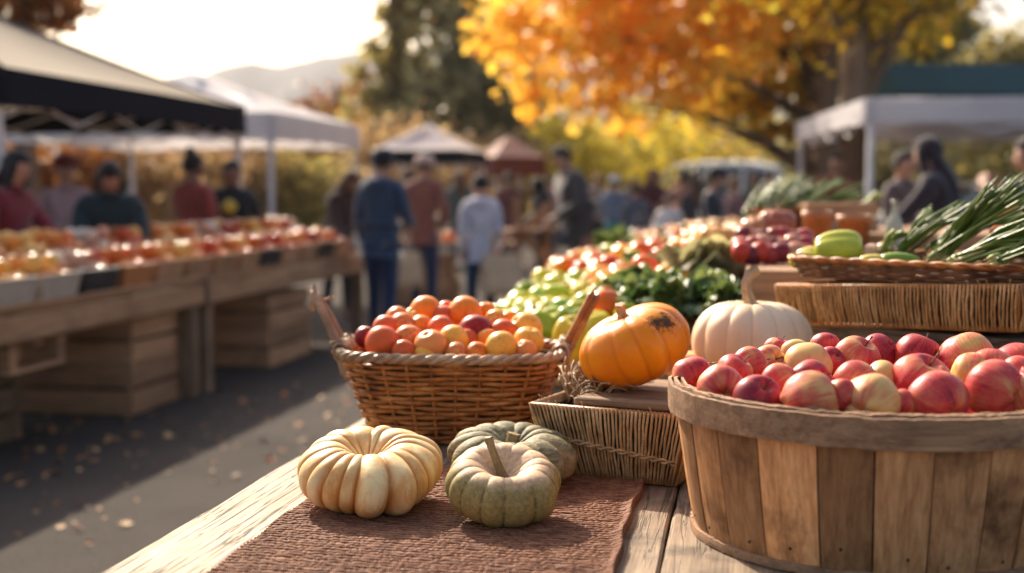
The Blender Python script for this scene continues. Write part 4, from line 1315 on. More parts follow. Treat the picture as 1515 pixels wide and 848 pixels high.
# sloping display board under the heap
db = MB(); x0, x1, xm = -.79, -.02, -.29
db.add([(x0, 0, 0), (xm, 0, .10), (x1, 0, .12), (x1, 5.2, .12), (xm, 5.2, .10), (x0, 5.2, 0), (x0, 0, -.01), (x1, 0, -.01), (x1, 5.2, -.01), (x0, 5.2, -.01)],
       [(0, 1, 4, 5), (1, 2, 3, 4), (0, 6, 7, 2, 1), (5, 4, 3, 8, 9), (2, 7, 8, 3), (0, 5, 9, 6), (6, 9, 8, 7)])
o = db.build('display_ramp', M['crate_y'], loc=L(0, 3.25, TZ + .012), rz=-AX)
tag(o, 'sloping wooden display board under the heap of peppers and tomatoes', 'display board')
rs = random.Random(17)
cnt = {'y': 0, 't': 0, 's': 0, 'l': 0, 'c': 0}
y = 3.24
while y < 8.4:
    x = -.74
    while x < (-.05 if y < 5.4 else .5):
        xx, yy = x + rs.uniform(-.02, .02), y + rs.uniform(-.02, .02)
        z = bank_z(xx) + rs.uniform(0, .035)
        z += max(0, min(.07, .09 * (yy - 4.0)))
        w = L(xx, yy, z)
        px = 757.5 + w.x / w.y * FPX; py = 285 + (CAMZ - w.z) / w.y * FPX
        rot = (rs.uniform(0, 3), rs.uniform(0, 3), rs.uniform(0, 6))
        if py > 436 and px < 885 or (px < 870 and py > 408) or (py > 470 and px < 1000):
            c = rs.choice([(.36, .46, .03), (.55, .54, .05), (.68, .54, .04), (.20, .34, .04), (.30, .42, .04), (.70, .46, .03)])
            inst('bell_pepper', PEPPER, w, rs.uniform(.066, .082), rot, c, 'green or yellow pepper in the left near part of the produce heap', 'pepper', 'peppers in the produce heap', _ps); cnt['y'] += 1; stp = .078
        elif py < 372 and px < 925 and px > 875:
            leafy('leafy_green', w, .15, 'bright green leafy bunch at the far end of the produce heap', 'far leafy bunches in the produce heap', M['leaf_veg'], cnt['l'], 24); cnt['l'] += 1; stp = .2
        elif px > 905 and py > 428 and px < 1120:
            leafy('leafy_green', w, .105, 'dark leafy greens in the produce heap behind the orange pumpkin', 'leafy greens behind the orange pumpkin', M['leaf_veg'], 100 + cnt['l'], 34); cnt['l'] += 1; stp = .13
        elif px > 1032:
            c = rs.choice([(.74, .46, .22), (.78, .56, .34), (.76, .36, .08)])
            inst('small_pumpkin', SMALLP, w, rs.uniform(.11, .15), (rs.uniform(-.5, .5), rs.uniform(-.5, .5), 0), c, 'small pale orange pumpkin at the right of the produce heap', 'pumpkin', 'small pumpkins in the produce heap', _pk); cnt['s'] += 1; stp = .14
        else:
            r_ = rs.random()
            if r_ < .07:
                leafy('leafy_green', w, .09, 'green leafy tuft among the tomatoes of the produce heap', 'leafy tufts among the tomatoes', M['leaf_veg'], 300 + cnt['l'], 18); cnt['l'] += 1; stp = .12
            elif r_ < .34 and px < 950:
                inst('bell_pepper', PEPPER, w, .08, rot, rs.choice([(.64, .50, .06), (.45, .50, .06)]), 'yellow pepper among the tomatoes of the produce heap', 'pepper', 'yellow peppers among the tomatoes', _ps); cnt['y'] += 1; stp = .1
            else:
                c = rs.choice([(.72, .12, .008), (.80, .26, .01), (.84, .38, .02), (.80, .20, .01), (.64, .05, .008)])
                inst('tomato', TOMATO, w, rs.uniform(.085, .115), rot, c, 'red or orange tomato in the middle of the produce heap', 'tomato', 'tomatoes in the produce heap'); cnt['t'] += 1; stp = .095
        x += stp
    y += .082 if y < 5.2 else .12
# a few marked ones
inst('bell_pepper', PEPPER, P(846, 503, d=3.0), .095, (R(20), R(10), 0), (.72, .52, .04), 'tall yellow pepper standing just behind the wicker basket\'s right handle', 'pepper', None, _ps)
o = leafy('dark_leaf_kale', P(1040, 432, d=3.9), .24, 'dark blue green kale crown at the top of the leafy heap', None, M['leaf_dark'], 77, 40)

# ------------------------------------------------------------------ second tier on the right
o = slat_crate('display_crate', L(.44, 3.87, TZ + .001), (.86, 1.1, .30), -AX, M['crate'], 'slatted display crate raising the red onions at the right', 3)
o = slat_crate('display_crate', L(.46, 4.96, TZ + .001), (.88, 1.0, .36), -AX, M['crate'], 'slatted crate farther back carrying the leek basket and pots', 2)
rs = random.Random(23)
k = 0
for px in range(1098, 1196, 15):
    for py in (352, 364, 376):
        c = rs.choice([(.20, .02, .03), (.34, .04, .04), (.14, .02, .03), (.55, .24, .14), (.50, .05, .03)])
        d = 3.55 + (376 - py) * .012
        inst('onion', ONION, P(px + rs.uniform(-4, 4), py + rs.uniform(-3, 3), d=d), .062, (rs.uniform(0, 3), rs.uniform(0, 3), 0), c, 'dark red onion in the small heap left of the shallow basket', 'onion', 'red onions left of the shallow basket')
for (px, py, s, c, lab) in ((1062, 356, .11, (.78, .40, .10), 'light orange pumpkin on top of the produce heap near the red onions'), (1050, 382, .12, (.76, .48, .24), 'cream orange pumpkin below the light orange one'), (1075, 395, .11, (.76, .52, .30), 'cream pumpkin just left of the curved pumpkin stem'), (1150, 330, .10, (.36, .12, .07), 'brown red squash on the crate behind the red onions'), (1120, 338, .09, (.50, .22, .10), 'tan squash left of the brown red squash')):
    inst('small_pumpkin', SMALLP, P(px, py, d=4.0), s * 1.25, (rs.uniform(-.3, .3), rs.uniform(-.3, .3), 0), c, lab, 'squash', None, _pk)
def pot(px0, px1, pyt, pyb, d, label, c):
    a, b = P(px0, pyb, d=d), P(px1, pyt, d=d); r = (b.x - a.x) / 2; a.z = TZ + .302; h = b.z - a.z
    t = empty('clay_pot', ((a.x + b.x) / 2, d, a.z), label=label, cat='pot', group=None)
    MB().lathe([(r * .72, 0), (r * .95, h * .8), (r, h * .8), (r * 1.02, h), (r * .9, h), (r * .85, h * .6), (0, h * .6)], 20).build('pot_body', c, t, smooth=True)
    return t
pot(1186, 1232, 312, 352, 4.1, 'orange brown clay pot on the crate behind the yellow green pepper', M['terracotta'])
pot(1238, 1290, 318, 358, 4.3, 'shaded brown clay pot right of the orange one', M['terracotta'])
o = slat_crate('wooden_box', Vector((P(1235, 330, d=4.75).x, 4.75, TZ + .362)), (.26, .22, .10), 0, M['crate'], 'small pale wooden box among the clay pots', 2)
# bottle
bp = P(1323, 345, d=4.25)
o = MB().lathe([(.0, 0), (.036, 0), (.038, .02), (.038, .12), (.03, .15), (.014, .18), (.013, .225), (.017, .228), (.017, .24), (0, .24)], 20).build('glass_bottle', M['bottle'], smooth=True, loc=(bp.x, bp.y, TZ + .302)); o.scale = (.72, .72, .72)
tag(o, 'pale glass bottle standing behind the green onions\' left end', 'bottle')
def far_fn(px, py, back): return P(px, py, d=4.65 + back)
lk = empty('leek_basket', Vector((P(1160, 328, d=4.85).x, 4.85, TZ + .362)), label='round brown basket holding upright leeks behind the red onions', cat='basket')
MB().lathe([(.11, 0), (.14, .08), (.145, .08), (.135, .075), (.11, .03), (0, .03)], 24).build('basket_body', M['wicker'], lk, smooth=True)
for i, (s, e, lab) in enumerate([((1110, 325), [(1128, 268), (1200, 250)], 'leek bunch leaning right at the left of the leek basket'), ((1150, 325), [(1180, 262), (1262, 262)], 'leek bunch in the middle of the leek basket'), ((1185, 322), [(1240, 255), (1300, 292)], 'leek bunch leaning low to the right of the leek basket')]):
    t = onion_bunch(lab, s, e, 30, .2, .0038, 30 + i, False, 'leeks in the basket behind the red onions', .03, far_fn, .2, .2)
    t.name = 'leek_bunch'; t['category'] = 'leeks'
t = onion_bunch('pair of long leaf tips crossing in front of the white tent pole', (1262, 322), [(1306, 272), (1310, 282)], 3, .1, .012, 44, False, 'leeks in the basket behind the red onions', .01, far_fn, .05, .8)
t.name = 'leek_bunch'; t['category'] = 'leeks'; del t['group']

# ------------------------------------------------------------------ left stall
SX = -3.39
def stall_table(y0, y1, label):
    t = empty('stall_table', L(SX, y0), (0, 0, -AX), label, 'table', 'long tables of the left stall')
    ln = y1 - y0
    for k in range(4):
        MB().bbox((0, 0, 0), (.285, ln, .03), .003).build('tabletop_board', M['crate_y'], t, loc=(-.16 - k * .29, ln / 2, .735))
    MB().bbox((0, 0, 0), (.03, ln, .125), .003).build('front_board', M['crate_y'], t, loc=(.0, ln / 2, .655))
    MB().bbox((0, 0, 0), (.02, ln, .02), .003).build('ledge', M['crate_y'], t, loc=(-.004, ln / 2, .762))
    for yy in (.08, ln - .08):
        for xx in (-.06, -1.1):
            MB().bbox((0, 0, 0), (.09, .09, .715), .003).build('leg', M['post_wood'], t, loc=(xx, yy, .3585))
    return t
stall_table(3.6, 7.66, 'near table of the left stall with a thick plank front')
stall_table(7.72, 11.25, 'far table of the left stall with a thick plank front')
o = MB().bbox((0, 0, 0), (.02, .05, .19), .003).build('batten', M['post_wood'], loc=L(SX + .028, 7.69, .66), rz=-AX)
tag(o, 'short upright batten nailed over the joint of the left stall tables', 'batten')
slat_crate('wooden_crate', L(SX - .49, 7.40, .001), (.76, 1.0, .30), -AX, M['crate'], 'lower large wooden crate under the near table of the left stall', 2, .02, None, .018)
slat_crate('wooden_crate', L(SX - .49, 7.42, .304), (.74, .98, .255), -AX, M['crate'], 'upper large wooden crate stacked under the near table of the left stall', 2, .02, None, .018)
slat_crate('wooden_crate', L(SX - .47, 9.45, .001), (.80, .92, .28), -AX, M['crate'], 'lower wooden crate under the far table of the left stall', 2, .02, None, .018)
slat_crate('wooden_crate', L(SX - .47, 9.45, .284), (.80, .90, .25), -AX, M['crate'], 'upper wooden crate under the far table of the left stall', 2, .02, None, .018)
slat_crate('wooden_crate', L(SX - .75, 5.75, .001), (.70, .9, .42), -AX, M['old_plank'], 'dark wooden crate in the shade at the near end of the left stall', 3, .02, None, .018)
def pallet(c, label):
    t = empty('wooden_pallet', c, (0, 0, -AX), label, 'pallet')
    for y in (-.22, 0, .22): MB().bbox((0, 0, 0), (.55, .08, .02), .002).build('deck_board', M['crate'], t, loc=(0, y, .13))
    for x in (-.24, 0, .24):
        MB().bbox((0, 0, 0), (.06, .52, .018), .002).build('base_board', M['crate_y'], t, loc=(x, 0, .01))
        for y in (-.22, .22): MB().bbox((0, 0, 0), (.06, .07, .098), .002).build('block', M['crate'], t, loc=(x, y, .0695))
pallet(L(SX - .32, 5.80, .425), 'small pallet wedged under the near end of the left stall')
for k, y_ in enumerate((5.0, 6.1, 10.3)):  # dark crates added to stand in for the deep shade under the stall
    t = slat_crate('added_dark_crate', L(SX - .95, y_, .001), (.5, .95, .6), -AX, M['dark_box'], ('added dark crate standing for shade at the very near end of the left stall', 'added dark crate standing for shade behind the pallet under the left stall', 'added dark crate standing for shade under the far end of the left stall')[k], 3, .012, None, .012)
slat_crate('wooden_crate', L(SX - .85, 8.45, .001), (.4, .5, .5), -AX, M['crate'], 'crate standing back in the gap between the two crate stacks', 3, .02, None, .018)

def punnet(kind, c, w, l, h, mat, label, group):
    t = empty(kind, c, (0, 0, -AX), label, 'punnet' if kind != 'fruit_tray' else 'tray', group)
    mb = MB(); k = .86
    o_ = [(-w / 2 * k, -l / 2 * k, 0), (w / 2 * k, -l / 2 * k, 0), (w / 2 * k, l / 2 * k, 0), (-w / 2 * k, l / 2 * k, 0), (-w / 2, -l / 2, h), (w / 2, -l / 2, h), (w / 2, l / 2, h), (-w / 2, l / 2, h)]
    i_ = [(x * .93, y * .93, max(z - .002, .012)) for x, y, z in o_]
    mb.add(o_ + i_, [(3, 2, 1, 0), (0, 1, 5, 4), (1, 2, 6, 5), (2, 3, 7, 6), (3, 0, 4, 7), (8, 9, 10, 11), (8, 12, 13, 9), (9, 13, 14, 10), (10, 14, 15, 11), (11, 15, 12, 8), (4, 5, 13, 12), (5, 6, 14, 13), (6, 7, 15, 14), (7, 4, 12, 15)])
    mb.build('container', mat, t)
    rm = MB()
    for (a, b) in ((4, 5), (5, 6), (6, 7), (7, 4)): rm.tube([o_[a], o_[b]], .008, 6)
    rm.build('rim', mat, t)
    return t
rs = random.Random(99)
kinds = {
 'gold': ([(.72, .38, .07), (.70, .28, .05), (.75, .45, .12), (.62, .20, .05)], 'golden orange apple'),
 'dark': ([(.50, .30, .20), (.70, .55, .40), (.45, .12, .06), (.72, .62, .50)], 'cream or brown potato'),
 'peach': ([(.74, .28, .06), (.66, .16, .03), (.78, .40, .12), (.50, .10, .03)], 'pink orange peach'),
 'red': ([(.55, .07, .03), (.70, .18, .03), (.34, .04, .03), (.76, .36, .10)], 'red apple'),
}
def heap(c, w, l, z, kind, where):
    cols, nm = kinds[kind]
    nx, ny = 3, 3; s = .105
    for q in range(13):
        if q < 9: ix, iy = q % 3, q // 3; p = Vector(((ix - 1) * w * .31, (iy - 1) * l * .31, z + .045 - .016 * (abs(ix - 1) + abs(iy - 1))))
        else: ix, iy = (q - 9) % 2, (q - 9) // 2; p = Vector(((ix - .5) * w * .34, (iy - .5) * l * .34, z + .098))
        p += Vector((rs.uniform(-.012, .012), rs.uniform(-.012, .012), rs.uniform(-.008, .008)))
        wp = c + ax_r * p.x + ax_a * p.y + Vector((0, 0, p.z))
        inst(nm.split()[-1], FRUIT, wp, s * rs.uniform(.88, 1.08), (rs.uniform(0, 3), rs.uniform(0, 3), rs.uniform(0, 6)), rs.choice(cols), '%s heaped in %s' % (nm, where[0]), nm.split()[-1], '%ss heaped in %s' % (nm, where[1]))
yy = 4.75; i = 0
while yy < 11.0:
    l = .37
    wpos = L(SX, yy); px = 757.5 + wpos.x / wpos.y * FPX
    if px < 118: k1, mt, kd, nm, lab = 'gold', M['pale_tray'], 'fruit_tray', ('a pale cardboard tray of the left stall', 'the pale trays of the left stall'), 'pale cardboard tray at the near end of the left stall'
    elif px < 180: k1, mt, kd, nm, lab = 'dark', M['dark_box'], 'punnet', ('a black plastic box of the left stall', 'the black boxes of the left stall'), 'black plastic box on the left stall front row'
    elif px < 225: k1, mt, kd, nm, lab = 'peach', M['terracotta'], 'punnet', ('a brown box of the left stall', 'the brown boxes of the left stall'), 'brown box between the black ones on the left stall'
    elif i % 3 == 1 and px > 330: k1, mt, kd, nm, lab = 'red', M['dark_box'], 'punnet', ('a black plastic box of the left stall', 'the far black boxes of the left stall'), 'black plastic box on the far table of the left stall'
    else: k1, mt, kd, nm, lab = ('peach', 'gold', 'red')[i % 3], M['crate'], 'punnet', ('a wooden punnet of the left stall front row', 'the wooden punnets of the left stall front row'), 'wooden punnet in the front row of the left stall'
    punnet(kd, L(SX - .21, yy, .752), .36, l, .13, mt, lab, 'containers in the front row of the left stall')
    heap(L(SX - .21, yy), .36, l, .84, k1, nm)
    k2 = ('gold', 'peach', 'dark', 'red')[i % 4]
    punnet('punnet', L(SX - .62, yy + .05, .84), .36, l, .13, M['crate'], 'wooden punnet in the raised back row of the left stall', 'punnets in the raised back row of the left stall')
    heap(L(SX - .62, yy + .05), .36, l, .935, k2, ('the raised back row of the left stall', 'the raised back row of the left stall'))
    yy += l + .055; i += 1
o = MB().bbox((0, 0, 0), (.40, 6.55, .084), .003).build('shelf_board', M['crate_y'], loc=L(SX - .63, 7.95, .794), rz=-AX)
tag(o, 'low step board raising the back row of fruit on the left stall', 'shelf')

# ------------------------------------------------------------------ tents
def tent(name, c, rz, hx, hy, zv, drop, zp, roof, val, leg, label, group=None, legs=((-1, -1), (1, -1), (1, 1), (-1, 1)), sag=.12, trim=None, valbot=0.0, ext=0.0):
    t = empty(name, (c[0], c[1], 0), (0, 0, rz), label, 'tent', group)
    n = 24; V = []
    for j in range(n + 1):
        for i in range(n + 1):
            u, v = 2 * i / n - 1, 2 * j / n - 1
            m = max(abs(u), abs(v)); tt = 1 - m
            e = (min(abs(u), abs(v)) / m) if m > 1e-6 else 1
            z = zv + (zp - zv) * (tt ** 1.12) - sag * math.sin(PI * min(1, tt * 1.05)) * (1 - e * e) * .6
            z += .012 * mnoise.noise(Vector((u * 3, v * 3, zp)))
            V.append((u * hx, v * hy, z))
    F = [(j * (n + 1) + i, j * (n + 1) + i + 1, (j + 1) * (n + 1) + i + 1, (j + 1) * (n + 1) + i) for j in range(n) for i in range(n)]
    np_mesh('canopy', np.array(V), np.array(F), roof, t)
    mb = MB(); pts = []
    N = 24
    cs = [(-1, -1), (1, -1), (1, 1), (-1, 1)]
    for s in range(4):
        a, b = cs[s], cs[(s + 1) % 4]
        for k in range(N):
            u = k / N; x = (a[0] + (b[0] - a[0]) * u) * (hx + .006); y_ = (a[1] + (b[1] - a[1]) * u) * (hy + .006)
            wv = .012 * math.sin(u * 17 + s)
            pts.append((x, y_, u, wv))
    vs = []; fs = []
    for (x, y_, u, wv) in pts:
        nrm = Vector((x / hx, y_ / hy, 0)).normalized()
        dd = drop * (1 - .10 * math.sin(PI * u)) 
        vs += [(x, y_, zv + .004), (x + nrm.x * wv, y_ + nrm.y * wv, zv - dd)]
    K = len(pts)
    for k in range(K):
        l = (k + 1) % K; fs.append((2 * k, 2 * l, 2 * l + 1, 2 * k + 1))
    mb.add(vs, fs); mb.build('valance', val, t, smooth=True)
    for sx, sy in legs:
        lb = MB().bbox((sx * (hx - .05), sy * (hy - .05), zv / 2 - .01), (.056, .056, zv - .02), .006)
        lb.bbox((sx * (hx - .05), sy * (hy - .05), .012), (.11, .11, .016), .003)
        lb.bbox((sx * (hx - .05), sy * (hy - .05), zv * .62), (.06, .06, .09), .005)
        lb.build('pole', leg, t)
    fr = MB()
    for s in range(4):
        a, b = cs[s], cs[(s + 1) % 4]
        pa = Vector((a[0] * (hx - .05), a[1] * (hy - .05), 0)); pb = Vector((b[0] * (hx - .05), b[1] * (hy - .05), 0))
        nn = 4
        for k in range(nn):
            p, q = pa.lerp(pb, k / nn), pa.lerp(pb, (k + 1) / nn)
            z0, z1 = (zv - .05, zv - .32) if k % 2 == 0 else (zv - .32, zv - .05)
            fr.tube([p + Vector((0, 0, z0)), q + Vector((0, 0, z1))], .011, 5)
            fr.tube([p + Vector((0, 0, z1)), q + Vector((0, 0, z0))], .011, 5)
    for a in cs: fr.tube([(a[0] * (hx - .06), a[1] * (hy - .06), zv - .03), (0, 0, zp - .06)], .013, 5)
    fr.build('roof_frame', leg, t)
    if trim is not None:
        tb = MB()
        for a in cs:
            pts = []
            for k in range(13):
                m = 1 - k / 12 
                pts.append((a[0] * hx * m, a[1] * hy * m, zv + (zp - zv) * ((1 - m) ** 1.12) + .006))
            tb.tube(pts, .030, 6, flat=.35)
        tb.build('hip_seam', trim, t, smooth=True)
    return t
# black-valance tent over the left stall: front line through the photographed corner
C = P(362, 180, d=12.0)
f = toL(C)
hyL = 2.0; hxL = 1.9
cc = L(f[0] - hxL, f[1] - hyL)
zv = P(362, 160, d=12.0).z; zb = P(362, 199, d=12.0).z
tent('market_tent', cc, -AX, hxL, hyL, zv, zv - zb, 2.95, M['fab_tan'], M['fab_black'], M['metal'], 'tan roofed market tent with black valance over the left stall', None, ((1, -1), (1, 1), (-1, 1)), .10, M['fab_black'])
C = P(532, 190, d=17.2); f = toL(C)
zv = P(532, 187, d=17.2).z; zb = P(532, 222, d=17.2).z
cc = L(f[0] - 1.65, f[1] - 1.6)
tent('market_tent', cc, -AX, 1.65, 1.6, zv, zv - zb, P(325, 106, d=16.0).z, M['fab_white'], M['fab_white'], M['metal'], 'white peaked market tent behind the black valance tent', None, ((1, -1), (1, 1), (-1, 1), (-1, -1)), .12)
def far_tent(pxc, d, pw, pyv, pyb, pyp, roof, val, label, rz=-.25, sag=.1):
    c = P(pxc, 200, d=d); h = pw / FPX * d / 2 / (math.cos(rz) + abs(math.sin(rz)))
    tent('market_tent', (c.x, c.y), rz, h, h, P(pxc, pyv, d=d - h).z, P(pxc, pyv, d=d - h).z - P(pxc, pyb, d=d - h).z, P(pxc, pyp, d=d).z, roof, val, M['metal'], label, None, sag=sag)
far_tent(635, 24, 165, 222, 243, 183, M['fab_white'], M['fab_black'], 'white roofed tent with dark valance in the middle distance')
far_tent(752, 27, 110, 232, 262, 200, M['fab_pink'], M['fab_red'], 'pale pinkish peaked tent with red sides right of the middle white one', .45)
far_tent(925, 46, 70, 232, 240, 222, M['fab_white'], M['fab_white'], 'small white tent far back between the crowd and the yellow trees')
# right: white tent
C = P(1282, 180, d=12.2)
zv = P(1282, 145, d=12.2).z; zb = P(1282, 183, d=12.2).z
rzr = -R(4)
ca, sa = math.cos(rzr), math.sin(rzr)
hx, hy = 2.3, 2.2
cx = C.x + hx * ca - hy * sa; cy = C.y + hx * sa + hy * ca
tent('market_tent', (cx, cy), rzr, hx, hy, zv, zv - zb, zv + .14, M['fab_white'], M['fab_white'], M['metal_white'], 'white flat roofed tent with white poles at the right', None, sag=.02)
def teal_tent():
    t = empty('teal_canopy', P(1500, 120, d=17.6).xy.to_3d(), label='dark teal canopy rising behind the white tent at the right', cat='tent')
    a, b = P(1312, 95, d=17.6), P(1312, 145, d=17.6); o0 = t.location
    W = 4.6; x0 = a.x - o0.x; z1, z0 = a.z, b.z - .35
    mb = MB()
    n = 20; vs = []; fs = []
    for i in range(n + 1):
        u = i / n; x = x0 + W * u; w = .02 * math.sin(u * 21)
        inset = .0
        vs += [(x - .12 * (1 - u), -1.0, z0 + w * .3), (x - .10 * (1 - u), -1.0 + w, z0 + .34), (x, -.05, z1 + w * .3), (x, .05, z1 + w * .3), (x - .10 * (1 - u), 1.2, z0 + .34), (x - .1 * (1 - u), 1.2, z0)]
    for i in range(n):
        for k in range(5): fs.append((i * 6 + k, (i + 1) * 6 + k, (i + 1) * 6 + k + 1, i * 6 + k + 1))
    fs.append((1, 2, 3, 4)); fs.append(tuple(n * 6 + k for k in (4, 3, 2, 1)))
    mb.add(vs, fs); mb.build('canopy', M['fab_teal'], t, smooth=False)
    for x in (x0 + .05, x0 + W - .1):
        for y_ in (-.95, 1.1): MB().bbox((x, y_, (z0 + .3) / 2), (.045, .045, z0 + .3), .005).build('pole', M['metal'], t)
teal_tent()

# ------------------------------------------------------------------ people
def skin_mesh(verts, edges, name, mat, parent, sub=2):
    me = bpy.data.meshes.new(name + '_cage')
    me.from_pydata([v[0] for v in verts], edges, [])
    o = bpy.data.objects.new(name + '_cage', me); col.objects.link(o)
    o.modifiers.new('s', 'SKIN'); sl = me.skin_vertices[0] if me.skin_vertices else None
    if sl is None:
        import bmesh
        bm = bmesh.new(); bm.from_mesh(me); bm.verts.layers.skin.verify(); bm.to_mesh(me); bm.free(); sl = me.skin_vertices[0]
    for i, v in enumerate(verts):
        r = v[1]; sl.data[i].radius = r if hasattr(r, '__len__') else (r, r)
        sl.data[i].use_root = (i == 0)
    m = o.modifiers.new('u', 'SUBSURF'); m.levels = sub; m.render_levels = sub
    dg = bpy.context.evaluated_depsgraph_get()
    m2 = bpy.data.meshes.new_from_object(o.evaluated_get(dg)); m2.name = name
    bpy.data.objects.remove(o)
    m2.materials.clear(); m2.materials.append(mat)
    m2.polygons.foreach_set('use_smooth', [True] * len(m2.polygons))
    ob = bpy.data.objects.new(name, m2); col.objects.link(ob); ob.parent = parent
    return ob

ARMS = {
 'down': [(.215, .03, 1.16), (.215, -.06, .93)],
 'fwd': [(.22, -.05, 1.17), (.15, -.30, 1.10)],
 'hold': [(.23, -.02, 1.16), (.07, -.24, 1.15)],
 'pocket': [(.27, .06, 1.17), (.19, -.05, .97)],
 'up': [(.25, -.12, 1.28), (.12, -.24, 1.46)],
 'reach': [(.21, -.20, 1.22), (.16, -.44, 1.12)],
}
def person(px, d, top_py, face, label, top, bottom=(.03, .045, .09), hair=(.02, .014, .012), skin=None, lean=0, arms=('down', 'down'), hairlen=0, hat=None, hat_brim=False, coat_len=.86, H=None, headtilt=0, skirt=None, width=1.0, shoe=(.03, .025, .02), stride=.06, bun=False, apron=None, hood=False, group=None):
    skin = skin or M['skin']
    def bendp(p, off=0):
        v = Vector(p)
        if v.z > .95 and lean:
            q = Vector((v.x, v.y, v.z - .95)); q = Matrix.Rotation(lean, 3, 'X') @ q
            v = q + Vector((0, 0, .95))
        return v
    lean_top = bendp((0, -.02, 1.75)).z
    ztop = P(px, top_py, d=d).z
    sc = (H / 1.75) if H else ztop / lean_top
    base = P(px, 300, d=d)
    off = (Matrix.Rotation(face, 3, 'Z') @ bendp((0, 0, 1.6))) * sc
    t = empty('person', (base.x - off.x, base.y - off.y, 0), (0, 0, face), label, 'person', group)
    hc = bendp((0, -.02, 1.635)); hr = Matrix.Rotation(lean + headtilt, 3, 'X')
    def hd(p): return hc + hr @ Vector(p)
    S = lambda v: Vector(v) * sc
    V = []; E = []
    def add(p, r, par=None, raw=False):
        V.append((S(p), tuple(x * sc for x in r) if hasattr(r, '__len__') else r * sc)); i = len(V) - 1
        if par is not None: E.append((par, i))
        return i
    w = width
    pel = add(bendp((0, 0, .95)), (.145 * w, .105 * w))
    wa = add(bendp((0, .0, 1.10)), (.125 * w, .095 * w), pel); ch = add(bendp((0, .01, 1.28)), (.150 * w, .11 * w), wa); uc = add(bendp((0, .015, 1.42)), (.125 * w, .09), ch)
    nk = add(bendp((0, .01, 1.50)), .055, uc); h0 = add(hd((0, .01, -.075)), (.062, .068), nk); h1 = add(hd((0, .0, 0)), (.074, .090), h0); h2 = add(hd((0, .005, .065)), (.066, .082), h1); h3 = add(hd((0, .005, .105)), (.035, .045), h2)
    nz = add(hd((0, -.098, -.012)), .013, h1)
    for s in (-1, 1): add(hd((s * .083, .01, -.005)), (.010, .022), h1)
    # limbs
    hands = []
    for s, a in zip((-1, 1), arms):
        sh = add(bendp((s * .150 * w, .01, 1.43)), .055, uc)
        e_ = ARMS[a][0]; w_ = ARMS[a][1]
        sh2 = add(bendp((s * .188 * w, .01, 1.38)), .052, sh)
        el = add(bendp((s * e_[0] * w, e_[1], e_[2])), .042, sh2)
        wr = add(bendp((s * w_[0] * w, w_[1], w_[2])), .029, el)
        d_ = (bendp((s * w_[0] * w, w_[1], w_[2])) - bendp((s * e_[0] * w, e_[1], e_[2]))).normalized()
        side = d_.cross(Vector((1, 0, 0))).normalized() if a != 'hold' else Vector((0, 0, 1))
        pw = bendp((s * w_[0] * w, w_[1], w_[2]))
        pm = add(pw + d_ * .065, (.040, .020), wr)
        for k in range(4):
            r0 = pw + d_ * .085 + side * (k - 1.5) * .021
            ln = (.065, .078, .074, .058)[k]
            f1_ = add(r0 + d_ * .012, .0098, pm); f2_ = add(r0 + d_ * ln * .6 + Vector((-s * .008, 0, -.006)), .0090, f1_); add(r0 + d_ * ln + Vector((-s * .022, 0, -.014)), .0078, f2_)
        th = add(pw + d_ * .035 + side * -.040, .0115, pm); add(pw + d_ * .075 + side * -.058, .0095, th)
        hands.append((sh, sh2, el, wr))
    legs = []
    for s in (-1, 1):
        st = stride * s
        hp = add(Vector((s * .085, 0, .88)), (.088, .09), pel); kn = add(Vector((s * .098, -.02 - st * .4, .50)), .058, hp); an = add(Vector((s * .105, .02 - st, .10)), .040, kn)
        hl = add(Vector((s * .107, .03 - st, .045)), .036, an); to = add(Vector((s * .12, -.12 - st, .03)), (.038, .024), hl)
        legs.append((hp, kn, an, hl, to))
    skin_mesh(V, E, 'body', skin, t, 2)
    # clothing made on the same joints
    def sub_graph(ids, grow, name, mat, par=t, extra=None):
        mp = {}; v2 = []; e2 = []
        for i in ids:
            mp[i] = len(v2); p, r = V[i]
            r = r if hasattr(r, '__len__') else (r, r)
            g_ = grow.get(i, grow['all']) * sc
            v2.append((p, (r[0] + g_, r[1] + g_)))
        for a, b in E:
            if a in mp and b in mp: e2.append((mp[a], mp[b]))
        if extra:
            for p, r, att in extra:
                v2.append((S(p), tuple(x * sc for x in r))); e2.append((mp[att] if att in mp else att, len(v2) - 1))
        return skin_mesh(v2, e2, name, mat, par, 2)
    armids = [i for h in hands for i in h]
    hem = [(Vector((0, 0, coat_len + .02)), (.166 * w, .128 * w), pel)]
    jk = sub_graph([pel, wa, ch, uc] + armids, {'all': .019, pel: .026, uc: .036, ch: .028, wa: .026}, 'jacket', cloth(top), extra=hem + [(bendp((0, .01, 1.485)), (.088, .082), uc)])
    cl = MB(); c0 = S(bendp((0, .01, 1.49)))
    cl.lathe([(.100 * sc, -.035 * sc), (.080 * sc, .025 * sc), (.070 * sc, .027 * sc), (.07 * sc, -.03 * sc)], 16, c0)
    cl.build('collar', cloth(tuple(x * .85 for x in top)), jk, smooth=True)
    if hood: 
        hb = MB(); hb.lathe([(.0, -.10 * sc), (.10 * sc, -.06 * sc), (.125 * sc, .01 * sc), (.10 * sc, .05 * sc), (.07 * sc, .03 * sc)], 14, S(bendp((0, .075, 1.46))), 1, .7); hb.build('hood', cloth(top), jk, smooth=True)
    if skirt:
        sb = MB(); sb.lathe([(.15 * sc, 1.02 * sc), (.19 * sc, .85 * sc), (.25 * sc, .60 * sc), (.29 * sc, skirt[1] * sc), (.27 * sc, skirt[1] * sc), (.13 * sc, .95 * sc)], 20, (0, 0, 0), 1, .8); sb.build('skirt', cloth(skirt[0]), t, smooth=True)
    else:
        sub_graph([pel] + [i for l in legs for i in l[:3]], {'all': .014, pel: -.012}, 'trousers', cloth(bottom))
